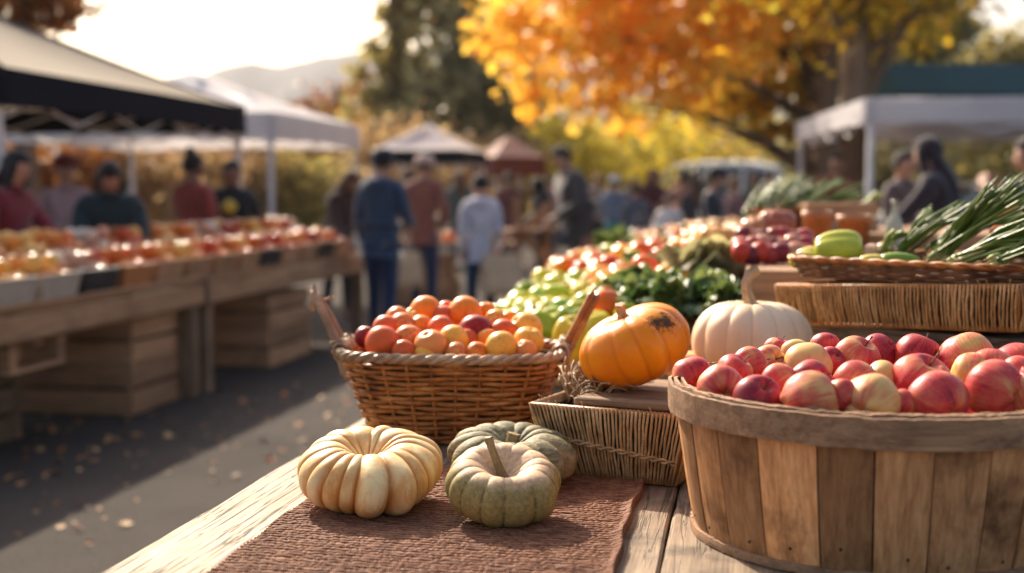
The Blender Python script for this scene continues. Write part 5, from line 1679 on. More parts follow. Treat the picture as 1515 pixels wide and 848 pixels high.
    for l in legs:
        p1, p2 = V[l[3]][0], V[l[4]][0]
        skin_mesh([(p1 + Vector((0, .01, .0)) * sc, (.046 * sc, .042 * sc)), (p1.lerp(p2, .5), (.044 * sc, .036 * sc)), (p2 + Vector((0, -.015, 0)) * sc, (.045 * sc, .028 * sc))], [(0, 1), (1, 2)], 'shoe', cloth(shoe), t, 1)
    if apron:
        ab = MB(); ab.add([S(bendp((-.13, -.13, 1.32))), S(bendp((.13, -.13, 1.32))), S((.17, -.16, .6)), S((-.17, -.16, .6)), S(bendp((-.13, -.14, 1.32))), S(bendp((.13, -.14, 1.32))), S((.17, -.172, .6)), S((-.17, -.172, .6))], [(0, 1, 2, 3), (7, 6, 5, 4), (0, 4, 5, 1), (1, 5, 6, 2), (2, 6, 7, 3), (3, 7, 4, 0)]); ab.build('apron', cloth(apron), t)
    # face
    for s in (-1, 1):
        eb = MB(); eb.lathe([(0, -.010 * sc), (.010 * sc, 0), (0, .010 * sc)], 8, S(hd((s * .031, -.0885, .012)))); eb.build('eye', M['eye'], t, smooth=True)
    mb_ = MB().tube([S(hd((-.022, -.084, -.052))), S(hd((0, -.092, -.052))), S(hd((.022, -.084, -.052)))], [.003 * sc, .0065 * sc, .003 * sc], 6); mb_.build('mouth', M['lip'], t)
    # hair
    hb = MB(); vs = []; nu, nv = 22, 14
    for j in range(nv + 1):
        ph = -PI / 2 + PI * j / nv
        for k in range(nu):
            th_ = 2 * PI * k / nu; dx, dy, dz = math.cos(ph) * math.cos(th_), math.cos(ph) * math.sin(th_), math.sin(ph)
            q = 1.0 + .05 * mnoise.noise(Vector((dx * 4 + px, dy * 4, dz * 4)))
            if dy < -.25 and dz < .30: q = .78          # the face stays clear
            elif dz < -.45 and not hairlen: q = .80
            vs.append(S(hd((dx * .090 * q, .014 + dy * .108 * q, .022 + dz * .112 * q))))
    fs = [(j * nu + k, j * nu + (k + 1) % nu, (j + 1) * nu + (k + 1) % nu, (j + 1) * nu + k) for j in range(nv) for k in range(nu)]
    hb.add(vs, fs)
    if hairlen:
        e1_ = S(bendp((0, .105, 1.56 - hairlen * .5))); e2_ = S(bendp((0, .120, 1.50 - hairlen * .9)))
        hb.tube(bez([S(hd((0, .05, .04))), S(hd((0, .075, -.07))), e1_, e2_], 4), [x * sc for x in (.06, .078, .088, .092, .095, .098, .100, .100, .100, .098, .09, .075, .045)], 14, flat=.55)
        for s in (-1, 1): hb.tube(bez([S(hd((s * .062, -.02, .06))), S(hd((s * .085, -.015, -.03))), S(hd((s * .090, .0, -.15)))], 4), [x * sc for x in (.025, .03, .032, .032, .032, .03, .028, .024, .014)], 8)
    if bun: hb.lathe([(0, -.045 * sc), (.03 * sc, -.035 * sc), (.045 * sc, 0), (.03 * sc, .035 * sc), (0, .045 * sc)], 12, S(hd((0, .05, .145))))
    hb.build('hair', cloth(hair), t, smooth=True)
    if hat is not None:
        hb = MB(); pts = [(.104, .018), (.106, .05), (.098, .095), (.06, .128), (0, .136)]
        hb.lathe([(a * sc, b * sc) for a, b in pts], 18, (0, 0, 0), 1, 1.08)
        if hat_brim:
            hb.lathe([(.09 * sc, .018 * sc), (.165 * sc, .008 * sc), (.165 * sc, .014 * sc), (.10 * sc, .026 * sc)], 18, (0, 0, 0), 1, 1.05)
        else:
            hb.tube([Vector((0, -.09, .022)) * sc, Vector((0, -.14, .018)) * sc, Vector((0, -.175, .010)) * sc], [.06 * sc, .055 * sc, .03 * sc], 8, flat=.1)
        hb.v = [tuple(hr @ Vector(p) + S(hd((0, .008, .012)))) for p in hb.v]
        hb.build('hat', cloth(hat), t, smooth=True)
    return t
PI_ = PI
person(22, 7.9, 226, R(75), 'person with long dark hair and dark red jacket at the left edge behind the stall', (.16, .015, .025), hair=(.012, .010, .012), lean=R(12), arms=('fwd', 'reach'), hairlen=.30, width=1.12)
person(98, 9.6, 232, R(30), 'person in a pale mauve top and dark red cap behind the left stall', (.34, .22, .22), hat=(.14, .02, .02), arms=('hold', 'fwd'))
person(163, 8.5, 243, R(20), 'dark haired person bowed over the left stall in a black and green jacket', (.018, .035, .042), lean=R(22), headtilt=R(15), arms=('reach', 'reach'), hairlen=.06, width=1.1)
person(286, 10.5, 229, R(150), 'person with a hair bun in a patterned red top behind the left stall', (.27, .05, .04), bun=True, skin=M['skin_dark'], arms=('hold', 'fwd'), width=.95)
person(344, 10.9, 239, R(10), 'person in a black shirt holding yellow produce beside the stall\'s far pole', (.02, .022, .025), skin=M['skin_dark'], arms=('hold', 'hold'), hair=(.015, .012, .012))
inst('bell_pepper', PEPPER, P(338, 308, d=10.62), .13, (1.2, 0, .5), (.55, .38, .05), 'yellow squash held by the person in the black shirt', 'squash')
person(517, 12.9, 256, R(40), 'person in dark brown bending over the far end of the left stall', (.055, .028, .024), (.03, .025, .03), skin=M['skin_dark'], lean=R(25), arms=('reach', 'reach'), hairlen=.1, hair=(.06, .02, .015))
person(566, 10.9, 224, R(155), 'person seen from behind in dark blue jacket, jeans and cap beside the left stall', (.030, .058, .105), (.018, .035, .085), hat=(.015, .02, .035), arms=('fwd', 'down'), width=1.0, coat_len=.78, lean=R(3), hood=True)
person(628, 13.2, 232, R(165), 'person in a reddish brown jacket and light cap walking in jeans', (.24, .085, .06), (.022, .035, .085), hat=(.55, .38, .32), arms=('pocket', 'pocket'), width=.95, lean=R(4), coat_len=.84, hair=(.12, .06, .03))
person(711, 11.5, 259, R(185), 'person seen from behind in a light grey hooded top and blue jeans', (.56, .54, .60), (.022, .045, .095), arms=('down', 'down'), hood=True, hair=(.02, .014, .012), width=.88, stride=.03)
person(797, 14.8, 265, R(-110), 'person with long black hair dressed in black, reaching toward the wooden stand', (.02, .02, .025), (.05, .03, .035), arms=('reach', 'down'), hairlen=.25, hair=(.01, .009, .01), lean=R(8))
person(834, 13.4, 219, R(-75), 'tall person in a long dark grey coat looking down to the left', (.060, .052, .052), (.03, .035, .05), arms=('pocket', 'fwd'), lean=R(16), headtilt=R(10), width=1.42, coat_len=.66)
person(908, 20, 262, R(160), 'person in a white cap, blue top and teal skirt among the crowd', (.18, .22, .30), hat=(.75, .75, .75), skirt=((.01, .19, .18), .45), arms=('down', 'hold'), shoe=(.3, .2, .15))
person(966, 19, 250, R(20), 'person with long reddish brown hair in a maroon coat in the crowd', (.12, .03, .035), hairlen=.3, hair=(.10, .025, .02), arms=('hold', 'down'))
person(990, 15.5, 287, R(-30), 'child in a white shirt near the end of the produce table', (.72, .66, .62), hair=(.03, .02, .02), arms=('fwd', 'down'))
person(1008, 22, 256, R(200), 'person in a pale pinkish shirt in the crowd behind the child', (.50, .28, .22), arms=('down', 'pocket'))
person(1058, 12.6, 250, R(70), 'person in a black jacket and dark cap beyond the produce table', (.030, .034, .045), hat=(.02, .022, .03), arms=('fwd', 'hold'), width=1.2, lean=R(6))
person(940, 25, 262, R(10), 'distant person in a dark blue top between the teal skirt and maroon coat', (.04, .06, .10), arms=('down', 'hold'))
person(1140, 24, 252, R(190), 'distant person in a mauve grey top right of the parked white van', (.35, .28, .30), arms=('down', 'down'))
person(876, 29, 268, R(180), 'distant person in a pale top half hidden by the long dark coat', (.55, .50, .48), arms=('down', 'down'))
CR = [(940, 17.0, 272, 200, 'woman\'s', (.10, .12, .16), 'grey blue'), (1030, 18.5, 262, 170, '', (.05, .05, .06), 'charcoal'), (885, 22, 258, 185, '', (.26, .22, .20), 'taupe'), (752, 20, 256, 175, '', (.16, .06, .05), 'rust'), (680, 22, 254, 190, '', (.10, .13, .12), 'dark green'), (1085, 15.5, 262, 120, '', (.20, .10, .10), 'plum brown'), (925, 30, 268, 160, '', (.62, .58, .55), 'off white'), (603, 19, 250, 180, '', (.35, .12, .07), 'burnt orange'), (1115, 20, 258, 150, '', (.05, .07, .06), 'black green'), (815, 26, 262, 175, '', (.30, .24, .30), 'lilac')]
for i_, (px, d, py, fa, _, c, nm) in enumerate(CR):
    person(px, d, py, R(fa), 'blurred shopper in a %s top, %s' % (nm, ('left of the white shirted child', 'between the child and the black jacketed person', 'behind the teal skirt', 'behind the wooden stand', 'between the reddish brown jacket and grey hooded top', 'right of the black jacketed person', 'far back between teal skirt and maroon coat', 'just behind the reddish brown jacket', 'in front of the white van', 'beyond the long dark coat')[i_]), c, arms=(('down', 'hold'), ('fwd', 'down'), ('pocket', 'down'))[i_ % 3], hair=((.02, .014, .012), (.10, .05, .03), (.25, .14, .07))[i_ % 3], hairlen=(0, .2, 0)[i_ % 3])
person(1238, 15.0, 228, R(-10), 'person in a dark red top under the left part of the white tent', (.22, .025, .03), arms=('fwd', 'down'), hair=(.03, .015, .01))
person(1375, 8.6, 206, R(-125), 'person with long dark hair in a dark coat facing left under the white tent', (.030, .022, .032), hair=(.022, .016, .022), lean=R(12), arms=('hold', 'reach'), hairlen=.30, width=1.12)
person(1335, 10.5, 226, R(40), 'person facing the dark haired one, partly hidden, in a grey brown top', (.10, .07, .07), arms=('hold', 'up'))
person(1526, 7.4, 205, R(-130), 'person in black cut off by the right edge, arm raised', (.02, .018, .022), arms=('up', 'up'), width=1.1, lean=R(6))

def tote(px, py, d, c, label, h=.36):
    p = P(px, py, d=d); t = empty('tote_bag', (p.x, p.y, p.z - h), (0, 0, .4), label, 'bag')
    mb = MB(); w = h * .45; vs = []
    for z, kx, ky in ((0, .85, .09), (.05, .95, .12), (h * .6, 1.0, .09), (h, .92, .04)):
        vs += [(-w * kx, -ky, z), (w * kx, -ky, z), (w * kx, ky, z), (-w * kx, ky, z)]
    fs = [(3, 2, 1, 0)] + [(4 * k + i, 4 * k + (i + 1) % 4, 4 * k + 4 + (i + 1) % 4, 4 * k + 4 + i) for k in range(3) for i in range(4)]
    mb.add(vs, fs); mb.build('bag_body', cloth(c), t)
    for s in (-1, 1): MB().tube(bez([(-w * .5, s * .035, h - .01), (-w * .35, s * .02, h + .16), (w * .35, s * .02, h + .16), (w * .5, s * .035, h - .01)], 5), .009, 6).build('strap', cloth(tuple(x * .6 for x in c)), t, smooth=True)
tote(741, 376, 11.4, (.60, .42, .26), 'canvas tote bag hanging beside the grey hooded top')
tote(598, 372, 12.9, (.50, .36, .22), 'tan tote bag between the blue jacket and the reddish brown jacket')
tote(880, 350, 13.3, (.30, .12, .07), 'brown shopping bag beside the long dark coat')
tote(948, 338, 16.9, (.65, .60, .52), 'pale cloth bag carried in the crowd left of the maroon coat')

# ------------------------------------------------------------------ trees and shrubs
def leaves(n, blobs, size, seed, clump=.35, K=60, droop=.0):
    rs = np.random.RandomState(seed)
    wts = np.array([b[3] if len(b) > 3 else b[1][0] * b[1][1] * b[1][2] for b in blobs], dtype=float); wts /= wts.sum()
    C = []
    tot = max(12, K * len(blobs))
    which = rs.choice(len(blobs), tot, p=wts)
    dirs = rs.normal(size=(tot, 3)); dirs /= np.linalg.norm(dirs, axis=1)[:, None]
    rad = rs.rand(tot) ** .45
    cen = np.array([b[0] for b in blobs])[which] + dirs * rad[:, None] * np.array([b[1] for b in blobs])[which]
    rr = np.array([b[1][0] for b in blobs])[which] * clump * (.5 + rs.rand(tot))
    ci = rs.randint(0, tot, n)
    p = cen[ci] + rs.normal(size=(n, 3)) * rr[ci][:, None] * np.array([1, 1, .7])
    a = rs.normal(size=(n, 3)); a /= np.linalg.norm(a, axis=1)[:, None]
    b = rs.normal(size=(n, 3)); b -= (a * b).sum(1)[:, None] * a; b /= np.linalg.norm(b, axis=1)[:, None]
    s = size * (.6 + .8 * rs.rand(n))[:, None]
    V = np.stack([p - a * s * .6, p + b * s * .38 - a * s * .05, p + a * s * .6, p - b * s * .38 - a * s * .05], 1).reshape(-1, 3)
    F = np.arange(n * 4).reshape(n, 4)
    return V, F
def tree(name, px, d, trunk_r, h, blobs, n, size, mat, label, seed, group=None, bark='bark', lean=0, K=60, clump=.35, limbs=6):
    """blobs: (px, py, dd, radius_m) seen in the photo at distance d+dd"""
    b0 = P(px, 300, d=d); base = Vector((b0.x, b0.y, 0))
    t = empty(name, base, label=label, cat='tree' if h > 3 else 'shrub', group=group)
    rs = random.Random(seed)
    B = []
    for b in blobs:
        c = P(b[0], b[1], d=d + b[2]) - base; r = b[3]
        B.append((tuple(c), (r, r, r * .85), r ** 2))
    V, F = leaves(n, B, size, seed, clump, K)
    V[:, 2] = np.maximum(V[:, 2], .02)
    np_mesh('crown', V, F, mat, t, smooth=False)
    mb = MB(); N = 10
    pts = [Vector((lean * (k / N) + .12 * mnoise.noise(Vector((k * .5, seed, 0))) * (k > 0) * trunk_r * 4, .1 * mnoise.noise(Vector((k * .5, seed, 8))) * trunk_r * 4, h * .8 * k / N)) for k in range(N + 1)]
    mb.tube(pts, [trunk_r * (1.25 if k == 0 else 1 - .07 * k) for k in range(N + 1)], 14)
    for k in range(min(limbs, len(B))):
        tgt = Vector(B[(k * 5) % len(B)][0]); s = pts[min(N - 1, 3 + k % 6)]
        if tgt.z < s.z: s = pts[max(1, int(N * max(.1, tgt.z / (h * .8)) * .8))] if tgt.z < h * .8 else s
        mid_ = s.lerp(tgt, .5) + Vector((0, 0, .08 * (tgt - s).length))
        mb.tube(bez([s, mid_, tgt], 5), [trunk_r * .35 * (1 - .085 * q) for q in range(11)], 7)
    mb.build('trunk', M[bark], t, smooth=True)
    return t
# orange maple, hanging boughs right of centre
tree('maple_tree', 1222, 21, .26, 10, [(745, 40, 0, .55), (760, 95, 0, .6), (800, 10, 1, 1.0), (810, 120, 0, .7), (860, 60, 0, .9), (865, 150, 0, .5), (920, 20, 0, 1.1), (930, 110, 0, .9), (985, 60, 1, 1.0), (1000, 150, 0, .8), (1060, 20, 0, 1.1), (1060, 110, -1, .8), (1010, -60, 1, 1.6), (860, -60, 1, 1.5), (1130, -60, 0, 1.6), (1150, 40, 0, .9), (960, -170, 1, 2.0), (1130, -190, 1, 2.2), (940, 175, 1, .5), (790, 150, 0, .35), (1222, -160, 0, 1.9), (780, 50, 0, .7), (830, 60, 1, .8), (890, 100, 1, .9), (900, -20, 0, 1.2), (960, 30, 1, 1.0), (1020, 90, 0, .9), (1090, 60, 0, .9), (880, 60, -1, .6), (940, 150, 0, .6)],
     17000, .165, M['leaf_orange'], 'orange maple tree with low hanging boughs in the upper middle right', 5, K=26, clump=.32, limbs=12)
tree('broadleaf_tree', 1196, 24, .22, 10, [(1100, 125, 0, .8), (1130, 165, 0, .6), (1180, 90, 0, .9), (1060, 165, 0, .6), (1185, 150, 0, .7), (1205, 190, 0, .4), (1110, 195, 0, .25), (1240, 60, 2, 1.0), (1190, 10, 0, 1.2), (1210, -80, 0, 1.8), (1020, 185, 1, .35), (1090, 60, 2, 1.0)],
     10000, .19, M['leaf_gold'], 'green and golden leaved tree behind the orange maple', 6, K=16, clump=.33, limbs=8)
tree('broadleaf_tree', 1262, 15.5, .24, 9, [(1345, 12, 0, .45), (1300, -20, 0, .8), (1400, -40, 0, .8), (1262, -150, 0, 1.5), (1440, -10, 0, .35), (1180, -60, 0, .8), (1330, -90, 0, 1.2)],
     6000, .12, M['leaf_gold'], 'tree with a thick sunlit brown trunk left of the teal canopy', 7, K=18, clump=.3, limbs=7)
tree('evergreen_tree', 1345, 30, .25, 9, [(1300, 60, 0, 1.1), (1345, 50, 0, 1.2), (1310, 120, 0, 1.2), (1380, 110, 0, .8), (1370, 30, 0, .9), (1320, 0, 0, 1.0), (1270, 20, 0, 1.0), (1430, 90, 0, .4), (1300, -60, 0, 1.2), (1340, 200, 0, 1.5), (1300, 260, 0, 1.5)],
     8000, .28, M['leaf_dark'], 'dark green tree behind the teal canopy at the right', 8, K=16, clump=.33)
tree('broadleaf_tree', 1490, 38, .2, 7, [(1440, 95, 0, .8), (1475, 85, 0, .9), (1500, 100, 0, 1.0), (1540, 85, 0, 1.2), (1480, 150, 0, 1.5), (1420, 110, 0, .5)],
     2600, .26, M['leaf_olive'], 'thin crowned olive green tree at the far right', 9, K=14, clump=.35)
tree('tall_poplar', 585, 44, .4, 17, [(575, 30, 0, 1.1), (600, 70, 0, 1.3), (560, 90, 0, 1.0), (590, 120, 0, 1.4), (560, 150, 0, 1.2), (610, 160, 0, 1.4), (590, 200, 0, 1.6), (630, 120, 0, 1.0), (590, -20, 0, 1.3), (620, 10, 0, 1.0), (540, 190, 0, 1.0), (600, -80, 0, 1.6), (590, 250, 0, 1.8), (545, 60, 0, .5)],
     5200, .30, M['leaf_olive'], 'tall olive green poplar left of the darker tree, sky showing through its crown', 10, K=8, clump=.27)
tree('evergreen_tree', 700, 42, .5, 17, [(690, 20, 0, 1.3), (680, 80, 0, 1.4), (720, 100, 0, 1.6), (700, 150, 0, 1.8), (755, 160, 0, 1.4), (670, 190, 0, 1.5), (740, 210, 0, 1.7), (790, 210, 0, 1.2), (660, 130, 0, 1.1), (690, -50, 0, 1.5), (720, 250, 0, 2.0), (650, 20, 0, .7), (730, 50, 0, 1.0), (800, 240, 0, 1.4)],
     9500, .30, M['leaf_dark'], 'tall dense dark green tree in the middle of the view', 11, K=12, clump=.32)
tree('broadleaf_tree', 40, 20, .22, 9, [(20, 0, 0, .55), (60, 20, 0, .55), (95, 10, 0, .45), (30, 45, 0, .5), (85, 50, 0, .38), (110, 25, 0, .35), (0, -60, 0, 1.2), (80, -70, 0, 1.0), (-60, 0, 0, 1.0), (105, 70, 0, .2), (-40, 120, 0, 1.0)],
     6000, .13, M['leaf_brown'], 'rusty brown leaved tree at the top left above the black valance tent', 12, K=18, clump=.33)
tree('broadleaf_tree', 500, 60, .3, 8, [(505, 165, 0, 1.3), (470, 180, 0, 1.1), (525, 185, 0, 1.6), (450, 185, 0, .9), (540, 220, 0, 1.6), (490, 210, 0, 2.0), (440, 210, 0, 1.4)],
     3500, .38, M['leaf_brown'], 'rusty autumn tree between the white tent and the poplar', 13, K=14)
SH = [
 (880, 36, [(860, 215, 0, 1.3), (900, 235, 0, 1.5), (880, 270, 0, 1.8)], 'leaf_yellow', 'sunlit yellow shrub behind the tall coated person'),
 (960, 40, [(940, 215, 0, 1.4), (975, 205, 0, 1.5), (960, 260, 0, 2.0), (1000, 240, 0, 1.4)], 'leaf_yellow', 'large sunlit yellow shrub under the orange maple'),
 (1040, 52, [(1030, 205, 0, 1.4), (1060, 225, 0, 1.8), (1090, 245, 0, 1.6)], 'leaf_gold', 'golden green shrub left of the parked white van'),
 (830, 48, [(820, 235, 0, 1.6), (845, 270, 0, 2.0)], 'leaf_gold', 'olive gold shrub between the dark tree and the yellow shrub'),
 (1180, 38, [(1160, 240, 0, 1.6), (1200, 260, 0, 1.8), (1230, 240, 0, 1.3)], 'leaf_olive', 'olive shrub behind the white tent\'s left pole'),
 (60, 24, [(30, 250, 0, .9), (80, 240, 0, 1.0), (120, 270, 0, .9), (60, 300, 0, 1.2)], 'leaf_brown', 'rusty hedge bush behind the leftmost people'),
 (190, 25, [(160, 250, 0, .9), (210, 240, 0, 1.0), (235, 275, 0, 1.0), (190, 300, 0, 1.2)], 'leaf_beige', 'dry beige bush seen between the bowed person and the one with a bun'),
 (270, 28, [(250, 240, 0, 1.1), (300, 250, 0, 1.1), (270, 290, 0, 1.4)], 'leaf_beige', 'dry tan bush behind the person with a bun'),
 (330, 30, [(320, 235, 0, 1.2), (350, 270, 0, 1.2)], 'leaf_beige', 'tan bush beside the black shirted person'),
 (420, 30, [(390, 255, 0, 1.1), (430, 265, 0, 1.1), (465, 275, 0, 1.2), (430, 310, 0, 1.3)], 'leaf_olive', 'green bush behind the parked cars at the left'),
 (430, 36, [(400, 235, 0, 1.1), (450, 232, 0, 1.1), (500, 240, 0, 1.2)], 'leaf_brown', 'orange brown bush under the white tent\'s edge'),
 (1430, 26, [(1390, 240, 0, 1.2), (1440, 250, 0, 1.2), (1500, 240, 0, 1.4), (1460, 290, 0, 1.4)], 'leaf_olive', 'olive bush behind the long haired person at the right'),
 (1330, 24, [(1300, 240, 0, 1.0), (1340, 260, 0, 1.2), (1320, 300, 0, 1.2)], 'leaf_dark', 'dark bush under the white tent at the right'),
 (560, 34, [(540, 250, 0, 1.3), (600, 250, 0, 1.5), (570, 290, 0, 1.6)], 'leaf_beige', 'tan bush seen behind the blue jacketed person'),
 (700, 36, [(660, 262, 0, 1.2), (720, 268, 0, 1.4), (780, 270, 0, 1.4)], 'leaf_beige', 'pale beige bush under the middle white tent'),
]
for i, (px, d, bl, mt, lab) in enumerate(SH):
    t = tree('autumn_shrub', px, d, .08, 2.4, bl, 2600, .12 + d * .0015, M[mt], lab, 40 + i, 'autumn shrubs behind the market', K=10, limbs=3)
# far tree line
for i in range(26):
    x = -1100 + i * 135 + rs.uniform(-40, 40); d = rs.uniform(85, 120)
    mt = rs.choice(['leaf_olive', 'leaf_brown', 'leaf_gold', 'leaf_dark'])
    r = rs.uniform(2.6, 3.8)
    tree('background_tree', x, d, .3, 7, [(x - 20, 268, 0, r), (x + 30, 262, 0, r * .9), (x + 5, 245, 0, r * .8), (x + 70, 275, 0, r * .8), (x - 60, 278, 0, r * .8)], 1100, .75, M[mt], '%s tree in the distant row beyond the market' % {'leaf_olive': 'olive green', 'leaf_brown': 'rusty', 'leaf_gold': 'golden', 'leaf_dark': 'dark green'}[mt], 70 + i, '%s trees in the distant row' % {'leaf_olive': 'olive green', 'leaf_brown': 'rusty', 'leaf_gold': 'golden', 'leaf_dark': 'dark green'}[mt], K=8, limbs=2)

# ------------------------------------------------------------------ vehicles
def vehicle(kind, px, d, face, body, label, st, width=1.8):
    """st: stations (y, z_low, z_belt, z_top, half_top)"""
    p = P(px, 300, d=d); t = empty(kind, (p.x, p.y, 0), (0, 0, face), label, 'van' if kind == 'parked_van' else 'car')
    paint = m_plain('car_paint', body, .25, .04, 2, 0, 0, 0, .6, .5)
    h = width / 2; V = []; F = []
    for (y, zl, zb, zt, ht) in st:
        V += [(-h * .92, y, zl), (-h, y, zl + .15), (-h, y, zb - .05), (-h * .96, y, zb), (-ht, y, zt - .04), (-ht * .85, y, zt), (0, y, zt + .015), (ht * .85, y, zt), (ht, y, zt - .04), (h * .96, y, zb), (h, y, zb - .05), (h, y, zl + .15), (h * .92, y, zl)]
    n = 13
    for i in range(len(st) - 1):
        for k in range(n):
            l = (k + 1) % n; F.append((i * n + k, i * n + l, (i + 1) * n + l, (i + 1) * n + k))
    F.append(tuple(range(n))[::-1]); F.append(tuple((len(st) - 1) * n + k for k in range(n)))
    mb = MB(); mb.add(V, F); mb.build('body', paint, t, smooth=False)
    cab = [s for s in st if s[3] - s[2] > .25]
    for sgn in (-1, 1):
        for a, b in zip(cab, cab[1:]):
            y0, y1 = a[0] + .06, b[0] - .06
            if y1 - y0 < .25: continue
            wb = MB(); vs = []
            for y, s in ((y0, a), (y1, b)):
                for f in (.10, .88):
                    x = h * .96 + (s[4] - h * .96) * f + .012; z = s[2] + (s[3] - .04 - s[2]) * f
                    vs.append((sgn * x, y, z))
            wb.add([vs[0], vs[2], vs[3], vs[1]], [(0, 1, 2, 3)]); wb.build('side_window', M['glass'], t)
    for e, nm in ((0, 'windscreen'), (-1, 'rear_window')):
        idx = [i for i, s in enumerate(st) if s[3] - s[2] > .25]
        i = idx[e]; j = i - 1 if e == 0 else i + 1
        if 0 <= j < len(st):
            a, b = st[i], st[j]
            vs = []
            for sgn in (-1, 1):
                for f in (.12, .9):
                    y = b[0] + (a[0] - b[0]) * f; z = b[3] + (a[3] - b[3]) * f + .02; x = (b[4] + (a[4] - b[4]) * f) * .86
                    vs.append((sgn * x, y + (-.01 if e == 0 else .01), z + .012))
            wb = MB(); wb.add([vs[0], vs[2], vs[3], vs[1]], [(0, 1, 2, 3)]); wb.build(nm, M['glass'], t)
    for y in (st[0][0] + .75, st[-1][0] - .8):
        for sgn in (-1, 1):
            w = MB(); w.lathe([(.18, -.1), (.31, -.1), (.33, -.07), (.33, .07), (.31, .1), (.18, .1)], 22); w.v = [(sgn * (h - .08) + z, y + x, .33 + yy_) for x, yy_, z in w.v]
            tw = w.build('wheel', M['rubber'], t, smooth=True)
            r_ = MB(); r_.lathe([(0, -.108), (.19, -.108), (.2, .0), (.19, .108), (0, .108)], 16); r_.v = [(sgn * (h - .08) + z, y + x, .33 + yy_) for x, yy_, z in r_.v]; r_.build('rim', M['rim'], tw)
    for sgn in (-1, 1):
        MB().bbox((sgn * h * .7, st[0][0] - .005, st[0][1] + .42), (.34, .05, .14), .02).build('headlight', M['lamp_glass'], t)
        MB().bbox((sgn * h * .8, st[-1][0] + .005, st[-1][1] + .5), (.2, .05, .18), .02).build('tail_light', cloth((.3, .01, .01)), t)
    MB().bbox((0, st[0][0] - .02, st[0][1] + .12), (width * .9, .1, .2), .03).build('bumper', cloth((.05, .05, .05)), t)
    return t
CAR = [(-2.1, .28, .62, .66, .72), (-1.9, .2, .70, .74, .76), (-1.0, .2, .86, .92, .78), (-.35, .2, .90, 1.38, .62), (.3, .2, .92, 1.45, .62), (1.0, .2, .93, 1.40, .62), (1.65, .22, .92, 1.0, .72), (2.1, .3, .85, .90, .72)]
VAN = [(-2.4, .3, .8, .86, .8), (-2.2, .22, .95, 1.0, .82), (-1.6, .22, 1.05, 1.15, .85), (-.9, .22, 1.1, 2.05, .76), (0, .22, 1.1, 2.2, .78), (1.2, .22, 1.1, 2.2, .78), (2.3, .22, 1.1, 2.12, .78), (2.45, .3, 1.05, 1.9, .78)]
vehicle('parked_van', 1112, 37, R(62), (.74, .76, .74), 'white rounded van parked behind the crowd at the right', VAN, 2.0)
vehicle('parked_car', 470, 32, R(100), (.42, .42, .41), 'silver white car parked behind the left stall\'s far end', CAR)
vehicle('parked_car', 245, 27, R(70), (.16, .22, .28), 'grey blue car parked behind the left stall, between two people', CAR)
vehicle('parked_car', 1478, 19, R(115), (.70, .74, .74), 'white car at the right behind the long haired person', CAR)

# ------------------------------------------------------------------ middle distance tables, stand, crates
def trestle(px, d, w, l, z, rz, label):
    p = P(px, 300, d=d); t = empty('market_table', (p.x, p.y, 0), (0, 0, rz), label, 'table')
    for k in range(3): MB().bbox((0, 0, 0), (w, l / 3 - .005, .03), .003).build('tabletop_board', M['crate'], t, loc=(0, (k - 1) * l / 3, z))
    for sx in (-1, 1):
        for sy in (-1, 1): MB().bbox((0, 0, 0), (.06, .06, z - .016), .003).build('leg', M['post_wood'], t, loc=(sx * (w / 2 - .06), sy * (l / 2 - .06), (z - .016) / 2))
    return t, p
t, p = trestle(668, 15.0, 1.6, .7, .72, -.2, 'small wooden table of produce between the reddish brown and grey tops')
rs = random.Random(3)
for k in range(16):
    inst('fruit', FRUIT, Vector((p.x + rs.uniform(-.7, .7), p.y + rs.uniform(-.25, .25), .79)), .13, (0, 0, 0), rs.choice([(.7, .3, .08), (.74, .5, .2), (.6, .12, .05)]), 'orange fruit on the small table in the middle distance', 'fruit', 'fruit on the small middle distance table')
slat_crate('wooden_crate', (p.x - .3, p.y - .05, .001), (.7, .5, .30), -.2, M['crate'], 'wooden crate on the ground under the small middle distance table', 2, .02, None, .018)
slat_crate('wooden_crate', (p.x - .3, p.y - .05, .303), (.6, .45, .28), -.2, M['crate'], 'upper crate under the small middle distance table', 2, .02, None, .018)
def stand(px, d, label):
    p = P(px, 300, d=d); t = empty('wooden_stand', (p.x, p.y, 0), (0, 0, .3), label, 'stand')
    def bar(a, b, nm): MB().tube([a, b], .042, 4).build(nm, M['crate'], t)
    bar((0, 0, 0), (0, 0, 1.25), 'upright'); bar((.34, 0, 0), (.34, 0, 1.2), 'upright'); bar((0, .05, .75), (.34, .05, 1.15), 'brace'); bar((.34, -.05, .5), (0, -.05, .95), 'brace')
    MB().bbox((.17, 0, .9), (.6, .35, .03)).build('shelf', M['crate'], t)
    bar((-.02, -.3, 0), (-.02, .3, 0.02), 'foot')
stand(765, 13.6, 'pale wooden stand with braces next to the person in black')
inst('small_pumpkin', SMALLP, P(737, 414, z=.1), .26, (0, 0, 0), (.72, .50, .16), 'round yellow pumpkin on the ground by the wooden stand', 'pumpkin', None, _pk)
t, p = trestle(1080, 17, 2.6, .8, .75, .1, 'wooden table beyond the produce heap, before the white van')
for k in range(26):
    inst('fruit', FRUIT, Vector((p.x + rs.uniform(-1.2, 1.2), p.y + rs.uniform(-.3, .3), .82)), .14, (0, 0, 0), rs.choice([(.7, .3, .08), (.74, .5, .2), (.3, .4, .08)]), 'fruit on the table before the white van', 'fruit', 'fruit on the table before the white van')
t, p = trestle(1370, 9.6, 2.8, .8, .95, -.05, 'wooden table under the white tent at the right')

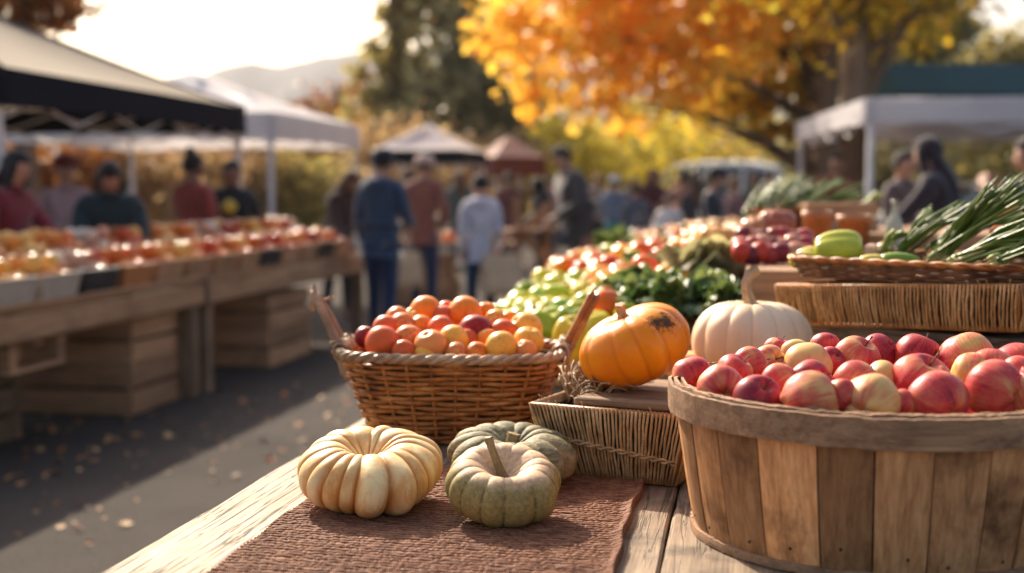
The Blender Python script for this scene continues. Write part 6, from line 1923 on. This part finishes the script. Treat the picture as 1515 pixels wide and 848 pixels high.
# ------------------------------------------------------------------ fallen leaves on the street
def fleaf():
    mb = MB(); pts = [(0, -.5, 0), (.16, -.2, .05), (.42, -.22, .12), (.26, .02, .05), (.5, .3, .15), (.18, .22, .04), (0, .55, .12), (-.18, .22, .04), (-.48, .3, .18), (-.26, .02, .05), (-.42, -.2, .1), (-.16, -.2, .04)]
    mb.add([(0, 0, 0)] + pts, [(0, i + 1, (i + 1) % 12 + 1) for i in range(12)])
    o = mb.build('fallen_leaf', M['fallen']); me = o.data; bpy.data.objects.remove(o); return me
FL_ = fleaf(); rs = random.Random(12)
spots = [(100, 640), (135, 662), (140, 685), (160, 655), (172, 652), (190, 675), (205, 645), (230, 600), (260, 628), (270, 645), (255, 595), (305, 632), (120, 680), (45, 715), (70, 703), (113, 745), (90, 782), (133, 806), (185, 778), (390, 652), (415, 668), (400, 682), (475, 590), (485, 617), (350, 706), (430, 600), (445, 585), (440, 630), (520, 570), (110, 596), (80, 640), (60, 668), (38, 668)]
for i in range(48):
    a_ = rs.uniform(0, 520); spots.append((a_, rs.uniform(570, max(600, 745 - a_ * .38))))
for i in range(45):
    spots.append((rs.uniform(430, 900), rs.uniform(430, 520)))
for i in range(110):
    a_ = rs.uniform(0, 520); spots.append((a_, rs.uniform(575, 640 + (520 - a_) * .40)))
NL = len(spots) - 110
for i, (px, py) in enumerate(spots):
    p = P(px, py, z=.004)
    c = rs.choice([(.50, .22, .08), (.42, .13, .05), (.60, .36, .16), (.50, .30, .14), (.38, .20, .10)])
    inst('fallen_leaf', FL_, p + Vector((0, 0, .008)), rs.uniform(.040, .066) if i < NL else rs.uniform(.018, .034), (rs.uniform(-.5, .5), rs.uniform(-.5, .5), rs.uniform(0, 6)), c, 'small dry autumn leaf lying on the asphalt street', 'leaf', 'fallen leaves on the street')

# ------------------------------------------------------------------ haze
mh = bpy.data.materials.new('haze_air'); mh.use_nodes = True
nt = mh.node_tree; nt.nodes.clear()
oo = nt.nodes.new('ShaderNodeOutputMaterial'); pv = nt.nodes.new('ShaderNodeVolumePrincipled')
pv.inputs['Color'].default_value = (.93, .93, .95, 1); pv.inputs['Density'].default_value = 0.00032; pv.inputs['Anisotropy'].default_value = 0
nt.links.new(pv.outputs[0], oo.inputs['Volume'])
hz = MB().box((0, 770, 61), (3200, 1680, 128))
ho = hz.build('haze', mh); tag(ho, kind='stuff')
